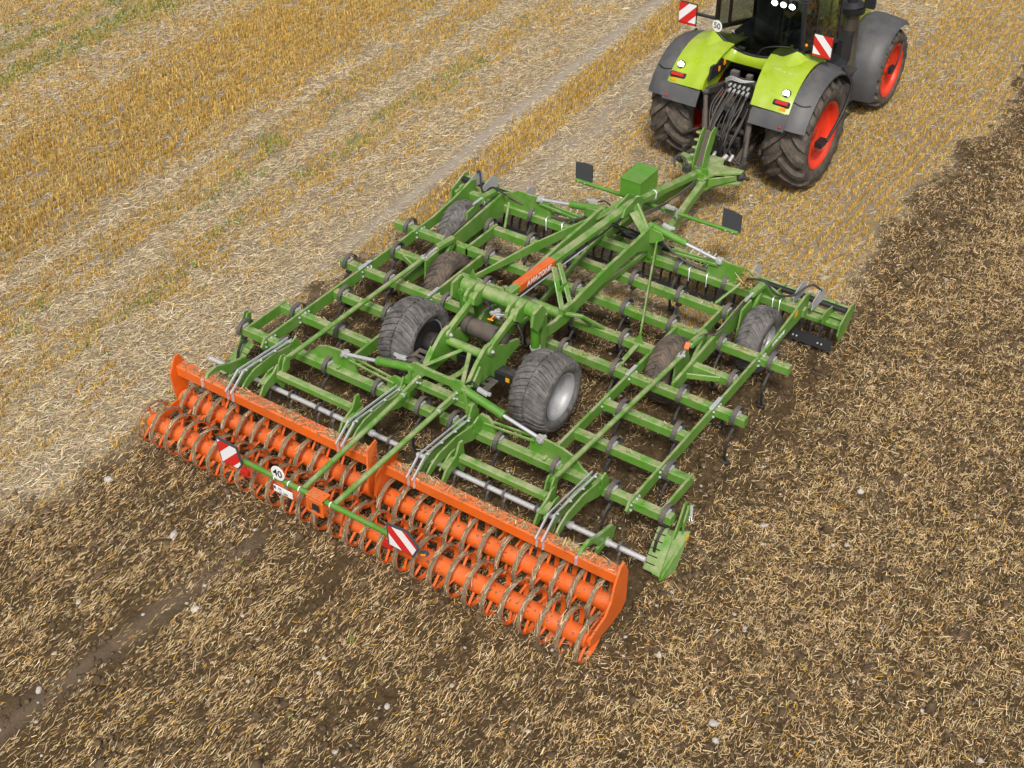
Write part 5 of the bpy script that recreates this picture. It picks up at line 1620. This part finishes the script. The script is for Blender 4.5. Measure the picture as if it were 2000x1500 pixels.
tp('seat', 'seat_fabric', lambda q: (q.box((-0.05, 0.80, 2.22), (0.50, 0.50, 0.14), ch=0.05), q.box((-0.05, 0.55, 2.58), (0.48, 0.14, 0.72), ch=0.05), q.box((-0.05, 0.50, 3.02), (0.26, 0.10, 0.20), ch=0.04), q.box((0.30, 0.85, 2.36), (0.14, 0.55, 0.08), ch=0.03)))
tp('steering_wheel', 'black_plastic', lambda q: (q.path([(-0.05 + 0.19 * math.cos(t_ * 0.5236), 1.30 + 0.10 * math.sin(t_ * 0.5236), 2.55 + 0.16 * math.sin(t_ * 0.5236)) for t_ in range(13)], 0.016, 8), q.tube((-0.05, 1.30, 2.55), (-0.05, 1.50, 2.25), 0.04, 10)))
tp('screen', 'black_plastic', lambda q: q.box((0.52, 1.15, 2.62), (0.05, 0.24, 0.20), rot=(0, 0, 0.5)))

# ---- rear linkage, hydraulics
tp('rear_housing', 'machinery', lambda q: (q.box((0, 0.1, 1.02), (0.52, 1.0, 0.75), ch=0.04), q.box((0, -0.42, 1.38), (0.46, 0.30, 0.45), ch=0.04), q.box((0.05, -0.48, 1.72), (0.50, 0.34, 0.20), ch=0.02), q.tube((-0.95, 0, 1.0), (0.95, 0, 1.0), 0.17, 20), q.box((0, -0.40, 0.72), (0.34, 0.4, 0.35), ch=0.03)))
for k in range(5):
    vb = tp('spool_valve', 'black_plastic', lambda q: q.box((-0.08 + 0.085 * k, -0.62, 1.78), (0.075, 0.10, 0.16)))
    tp('coupler', 'zinc', lambda q: (q.tube((-0.08 + 0.085 * k, -0.66, 1.74), (-0.08 + 0.085 * k, -0.74, 1.72), 0.025, 10), q.tube((-0.08 + 0.085 * k, -0.66, 1.83), (-0.08 + 0.085 * k, -0.73, 1.82), 0.022, 10)), vb)
tp('socket_block', 'worn_steel', lambda q: (q.box((-0.10, -0.50, 1.95), (0.14, 0.10, 0.10)), q.box((0.16, -0.46, 1.93), (0.10, 0.10, 0.08)), q.tube((-0.14, -0.52, 1.92), (-0.15, -0.58, 1.80), 0.010, 6), q.tube((-0.07, -0.52, 1.92), (-0.06, -0.58, 1.80), 0.010, 6)))
for k in range(3):
    tp('pipe', 'zinc', lambda q: q.path([(-0.22, -0.60, 1.80 + 0.03 * k), (-0.08, -0.66, 1.90 + 0.03 * k), (0.12, -0.66, 1.90 + 0.02 * k), (0.30, -0.58, 1.93)], 0.011, 6))
tp('top_link', 'machinery', lambda q: (q.tube((-0.08, -0.55, 1.55), (0.02, -0.95, 1.50), 0.055, 14), q.tube((-0.10, -0.60, 1.66), (0.06, -0.78, 1.40), 0.06, 14), q.tube((0.06, -0.8, 1.42), (0.08, -0.95, 1.10), 0.065, 14)))
for s in (-1, 1):
    tp('lift_arm', 'machinery', lambda q: (q.beam((s * 0.30, -0.25, 1.62), (s * 0.45, -0.85, 1.66), 0.08, 0.13), q.sphere((s * 0.45, -0.86, 1.66), 0.075, 12)))
    tp('lift_rod', 'dusty_tank', lambda q: (q.tube((s * 0.45, -0.86, 1.64), (s * 0.38 + 0.2, -1.25, 0.85), 0.042, 12), q.tube((s * 0.43 + 0.05, -0.96, 1.40), (s * 0.40 + 0.12, -1.12, 1.08), 0.052, 12)))
    tp('lower_link', 'machinery', lambda q: (q.beam((s * 0.34, -0.10, 0.68), (s * 0.36 + 0.2, -1.20, 0.80), 0.07, 0.12), q.beam((s * 0.36 + 0.2, -1.20, 0.80), (s * 0.57 + 0.24, -1.86, 0.86), 0.08, 0.15), q.sphere((s * 0.57 + 0.24, -1.86, 0.86), 0.09, 10), q.box((s * 0.57 + 0.24, -1.74, 0.98), (0.05, 0.12, 0.14))))
    tp('stabiliser', 'machinery', lambda q: q.beam((s * 0.36, 0.0, 0.78), (s * 0.72, -0.95, 0.84), 0.05, 0.05))
cols_ = ['hose', 'hose', 'hose_dusty', 'hose', 'hose', 'hose_dusty', 'hose', 'hose', 'hose', 'hose_dusty', 'hose', 'hose']
for k in range(12):
    x0 = -0.22 + 0.052 * k + random.uniform(-0.03, 0.03)
    tp('hose', cols_[k], lambda q: q.path([(x0, -0.70, 1.74 - 0.03 * (k % 2)), (x0 - 0.10 + random.uniform(-0.08, 0.12), -0.98 - 0.04 * (k % 4), 1.45 - 0.07 * (k % 4)), (0.02 + random.uniform(-0.22, 0.22), -1.26 - 0.06 * (k % 3), 1.0 - 0.08 * (k % 4)), (0.20 + 0.04 * (k % 3), -1.62, 1.15 + 0.07 * (k % 3)), (0.26, -1.92, 1.50 + 0.02 * (k % 3)), (0.24, -2.02, 1.64)], 0.016, 7))
for k in range(6):
    x0 = -0.30 + 0.12 * k
    tp('hose', 'hose_dusty' if k % 2 else 'hose', lambda q: q.path([(x0, -0.62, 1.50), (x0 - 0.05, -0.95, 1.15), (x0 * 0.6 + 0.05, -1.15, 0.82 + 0.04 * (k % 2)), (0.30 + 0.05 * k, -1.25, 0.70), (0.42, -1.0, 0.9), (0.40, -0.7, 1.25)], 0.013, 7))
tp('cap', 'blue', lambda q: q.sphere((0.30, -1.62, 0.80), 0.062, 12))
tp('cap', 'blue', lambda q: q.sphere((0.52, -1.55, 0.72), 0.055, 12))
tp('coupling', 'zinc', lambda q: (q.tube((0.30, -1.55, 0.86), (0.34, -1.45, 0.92), 0.04, 10), q.tube((0.42, -1.52, 0.86), (0.44, -1.42, 0.94), 0.03, 10), q.tube((0.12, -1.55, 0.86), (0.12, -1.45, 0.94), 0.03, 10)))
tp('linkage_clutter', 'machinery', lambda q: (q.box((-0.30, -0.55, 1.15), (0.12, 0.5, 0.5), ch=0.03), q.box((0.34, -0.5, 1.2), (0.12, 0.5, 0.6), ch=0.03), q.tube((-0.4, -0.7, 1.0), (0.45, -0.7, 1.0), 0.05, 12), q.beam((-0.25, -0.6, 0.9), (0.0, -1.5, 0.62), 0.10, 0.12), q.tube((0.02, -0.62, 0.85), (0.10, -1.55, 0.80), 0.055, 12), q.beam((0.30, -0.9, 0.95), (-0.30, -0.9, 0.95), 0.06, 0.10)))
tp('tow_hitch', 'machinery', lambda q: (q.box((0, -0.70, 0.62), (0.30, 0.40, 0.10)), q.box((0, -0.62, 0.80), (0.26, 0.10, 0.40))))
tp('wheel_hub', 'machinery', lambda q: [q.lathe([(0.0, 0.16), (0.10, 0.22), (0.25, 0.24)] if s > 0 else [(-0.25, 0.24), (-0.10, 0.22), (0.0, 0.16)], (s * 0.60, 0, 1.0), 20) for s in (-1, 1)])

# ---- front half: chassis, bonnet, tank, exhaust, front fenders
tp('chassis', 'machinery', lambda q: (q.box((0, 2.0, 0.95), (0.62, 3.6, 0.55), ch=0.04), q.beam((-0.95, 3.57, 0.75), (0.95, 3.57, 0.75), 0.20, 0.22)))
for s in (-1, 1):
    tp('fuel_tank', 'black_plastic', lambda q: q.box((s * 0.70, 1.30, 1.20), (0.62, 1.35, 0.85), ch=0.10))
tp('steps', 'black_steel', lambda q: [q.box((s * 1.10, 1.55, 0.62 + 0.3 * k), (0.34, 0.4, 0.03)) for s in (-1, 1) for k in range(4)])
bon = tp('bonnet', 'lime', lambda q: q.ring_loft([[(x * w_, y_, z0 + z * h_) for x, z in ((-1, 0), (-1, 0.72), (-0.82, 0.94), (-0.4, 1.0), (0.4, 1.0), (0.82, 0.94), (1, 0.72), (1, 0))] for y_, w_, z0, h_ in ((1.80, 0.52, 1.30, 0.98), (2.6, 0.51, 1.28, 0.96), (3.6, 0.47, 1.25, 0.88), (4.3, 0.43, 1.20, 0.78), (4.62, 0.36, 1.15, 0.60))], 0, False))
for s in (-1, 1):
    tp('bonnet_grille', 'black_plastic', lambda q: [q.box((s * 0.508, 2.15 + 0.0, 1.46 + 0.07 * k), (0.03, 0.7, 0.035)) for k in range(6)], bon)
    tp('front_fender', 'fender_grey', lambda q: [q.lathe(p_, (0, 3.57, 0.79), 22, 0, True, RAD(-20), RAD(128)) for p_ in ([(s * 0.60, 0.70), (s * 0.61, 0.95), (s * 0.72, 1.0), (s * 0.86, 1.005), (s * 1.12, 0.98), (s * 1.30, 0.95), (s * 1.36, 0.88)], [(s * 0.62, 0.70), (s * 0.63, 0.93), (s * 0.74, 0.98), (s * 0.86, 0.985), (s * 1.12, 0.96), (s * 1.28, 0.93), (s * 1.34, 0.88)])])
    tp('fender_strut', 'black_plastic', lambda q: q.beam((s * 0.40, 3.57, 1.25), (s * 0.90, 3.57, 1.72), 0.10, 0.06))
bx_ = tp('battery_box', 'black_plastic', lambda q: (q.box((0.68, 2.16, 1.62), (0.40, 0.58, 0.56), ch=0.015), q.box((0.68, 2.16, 1.905), (0.42, 0.60, 0.02), ch=0.005)))
tp('sticker', 'yellow', lambda q: q.box((0.86, 1.865, 1.50), (0.06, 0.012, 0.10)), bx_)
tp('valve', 'zinc', lambda q: [q.box((0.55 + 0.06 * (k % 4), 1.865, 1.50 + 0.09 * (k % 3)), (0.025, 0.02, 0.025)) for k in range(9)], bx_)
ex_ = tp('exhaust_stack', 'stack_grey', lambda q: q.tube((0.80, 2.50, 1.05), (0.74, 2.45, 2.25), 0.155, 24))
tp('precleaner', 'black_plastic', lambda q: (q.tube((0.74, 2.45, 2.24), (0.74, 2.45, 2.36), 0.24, 24, 0.25), q.tube((0.74, 2.45, 2.36), (0.73, 2.45, 2.44), 0.25, 24, 0.15), q.tube((0.73, 2.45, 2.44), (0.73, 2.44, 3.0), 0.10, 18, 0.09)), ex_)
tp('hazard_tape', 'yellow', lambda q: q.beam((0.60, 1.78, 2.0), (0.60, 1.74, 3.2), 0.035, 0.02))
tp('front_weight', 'fender_grey', lambda q: q.box((0, 4.75, 0.85), (0.9, 0.45, 0.45), ch=0.06))
tp('headlight', 'sign_white', lambda q: [q.box((s * 0.22, 4.63, 1.55), (0.18, 0.03, 0.09)) for s in (-1, 1)])

# ------------------------------------------------------------------ the driver
pv = [(0, 0, 0), (0, -0.03, 0.20), (0, -0.04, 0.42), (0, -0.03, 0.56), (0, 0.01, 0.63), (0, 0.03, 0.74), (0, 0.04, 0.82),          # pelvis .. head
      (0.18, -0.02, 0.52), (0.25, 0.06, 0.27), (0.26, 0.30, 0.26), (0.24, 0.40, 0.27),                                                    # right arm on the armrest
      (-0.18, -0.02, 0.52), (-0.22, 0.12, 0.30), (-0.12, 0.38, 0.40), (-0.10, 0.46, 0.42),                                                # left arm to the wheel
      (0.10, 0.05, -0.02), (0.13, 0.48, 0.02), (0.14, 0.56, -0.38), (0.14, 0.70, -0.42),
      (-0.10, 0.05, -0.02), (-0.13, 0.48, 0.02), (-0.14, 0.56, -0.38), (-0.14, 0.70, -0.42)]
pe = [(0, 1), (1, 2), (2, 3), (3, 4), (4, 5), (5, 6), (2, 7), (7, 8), (8, 9), (9, 10), (2, 11), (11, 12), (12, 13), (13, 14), (0, 15), (15, 16), (16, 17), (17, 18), (0, 19), (19, 20), (20, 21), (21, 22)]
pr_ = [0.15, 0.145, 0.16, 0.07, 0.06, 0.10, 0.085, 0.075, 0.052, 0.036, 0.034, 0.075, 0.052, 0.036, 0.034, 0.09, 0.07, 0.05, 0.04, 0.09, 0.07, 0.05, 0.04]
# fingers, five on each hand, rooted in the palm
for hand, base_, dr, ud in ((10, Vector(pv[10]), Vector((-0.05, 0.99, -0.1)), Vector((1, 0, 0))), (14, Vector(pv[14]), Vector((0.2, 0.9, 0.2)), Vector((1, 0, 0)))):
    for k in range(5):
        off = ud * (0.024 * (k - 1.5)) if k < 4 else ud * (-0.045)
        ln = (0.055, 0.065, 0.06, 0.048, 0.045)[k]
        i0 = len(pv)
        pv.append(tuple(base_ + off + dr * (0.03 if k < 4 else 0.0)))
        pv.append(tuple(base_ + off * 1.1 + dr * (0.03 + ln) + Vector((0, 0, -0.015))))
        pv.append(tuple(base_ + off * 1.1 + dr * (0.025 + ln) + Vector((0, 0, -0.05))))
        pe += [(hand, i0), (i0, i0 + 1), (i0 + 1, i0 + 2)]
        pr_ += [0.012, 0.010, 0.009]
me = bpy.data.meshes.new('person')
me.from_pydata(pv, pe, [])
tmp = bpy.data.objects.new('person', me)
link(tmp)
sk = tmp.modifiers.new('skin', 'SKIN')
for i, v in enumerate(me.skin_vertices[0].data):
    v.radius = (pr_[i], pr_[i])
    v.use_root = (i == 0)
tmp.modifiers.new('sub', 'SUBSURF').levels = 2
bpy.context.view_layer.update()
body = bpy.data.meshes.new_from_object(tmp.evaluated_get(bpy.context.evaluated_depsgraph_get()))
bpy.data.objects.remove(tmp)
body.materials.clear()
for k in ('shirt', 'skin', 'trousers'):
    body.materials.append(MATS[k])
for p in body.polygons:
    c = p.center
    p.use_smooth = True
    if c.z > 0.60 or (abs(c.x) > 0.19 and c.z < 0.40 and c.z > 0.12) or (c.y > 0.15 and c.z > 0.15):
        p.material_index = 1
    elif c.z < 0.08:
        p.material_index = 2
person = bpy.data.objects.new('person', body)
person.location = (-0.28 - 0.05, 9.68 + 0.74, 2.32)
link(person)
tag(person, 'driver in a dark short-sleeved shirt seated inside the tractor cab', 'person')
tp('hair', 'hair', lambda q: (q.sphere((0, 0.015, 0.855), 0.112, 14, sc=(0.92, 1.05, 0.85))), person)
tp('nose', 'skin', lambda q: (q.sphere((0, 0.155, 0.80), 0.018, 8, sc=(0.8, 1.2, 1.4)), q.sphere((-0.105, 0.03, 0.79), 0.028, 8, sc=(0.4, 0.8, 1.2)), q.sphere((0.105, 0.03, 0.79), 0.028, 8, sc=(0.4, 0.8, 1.2))), person)
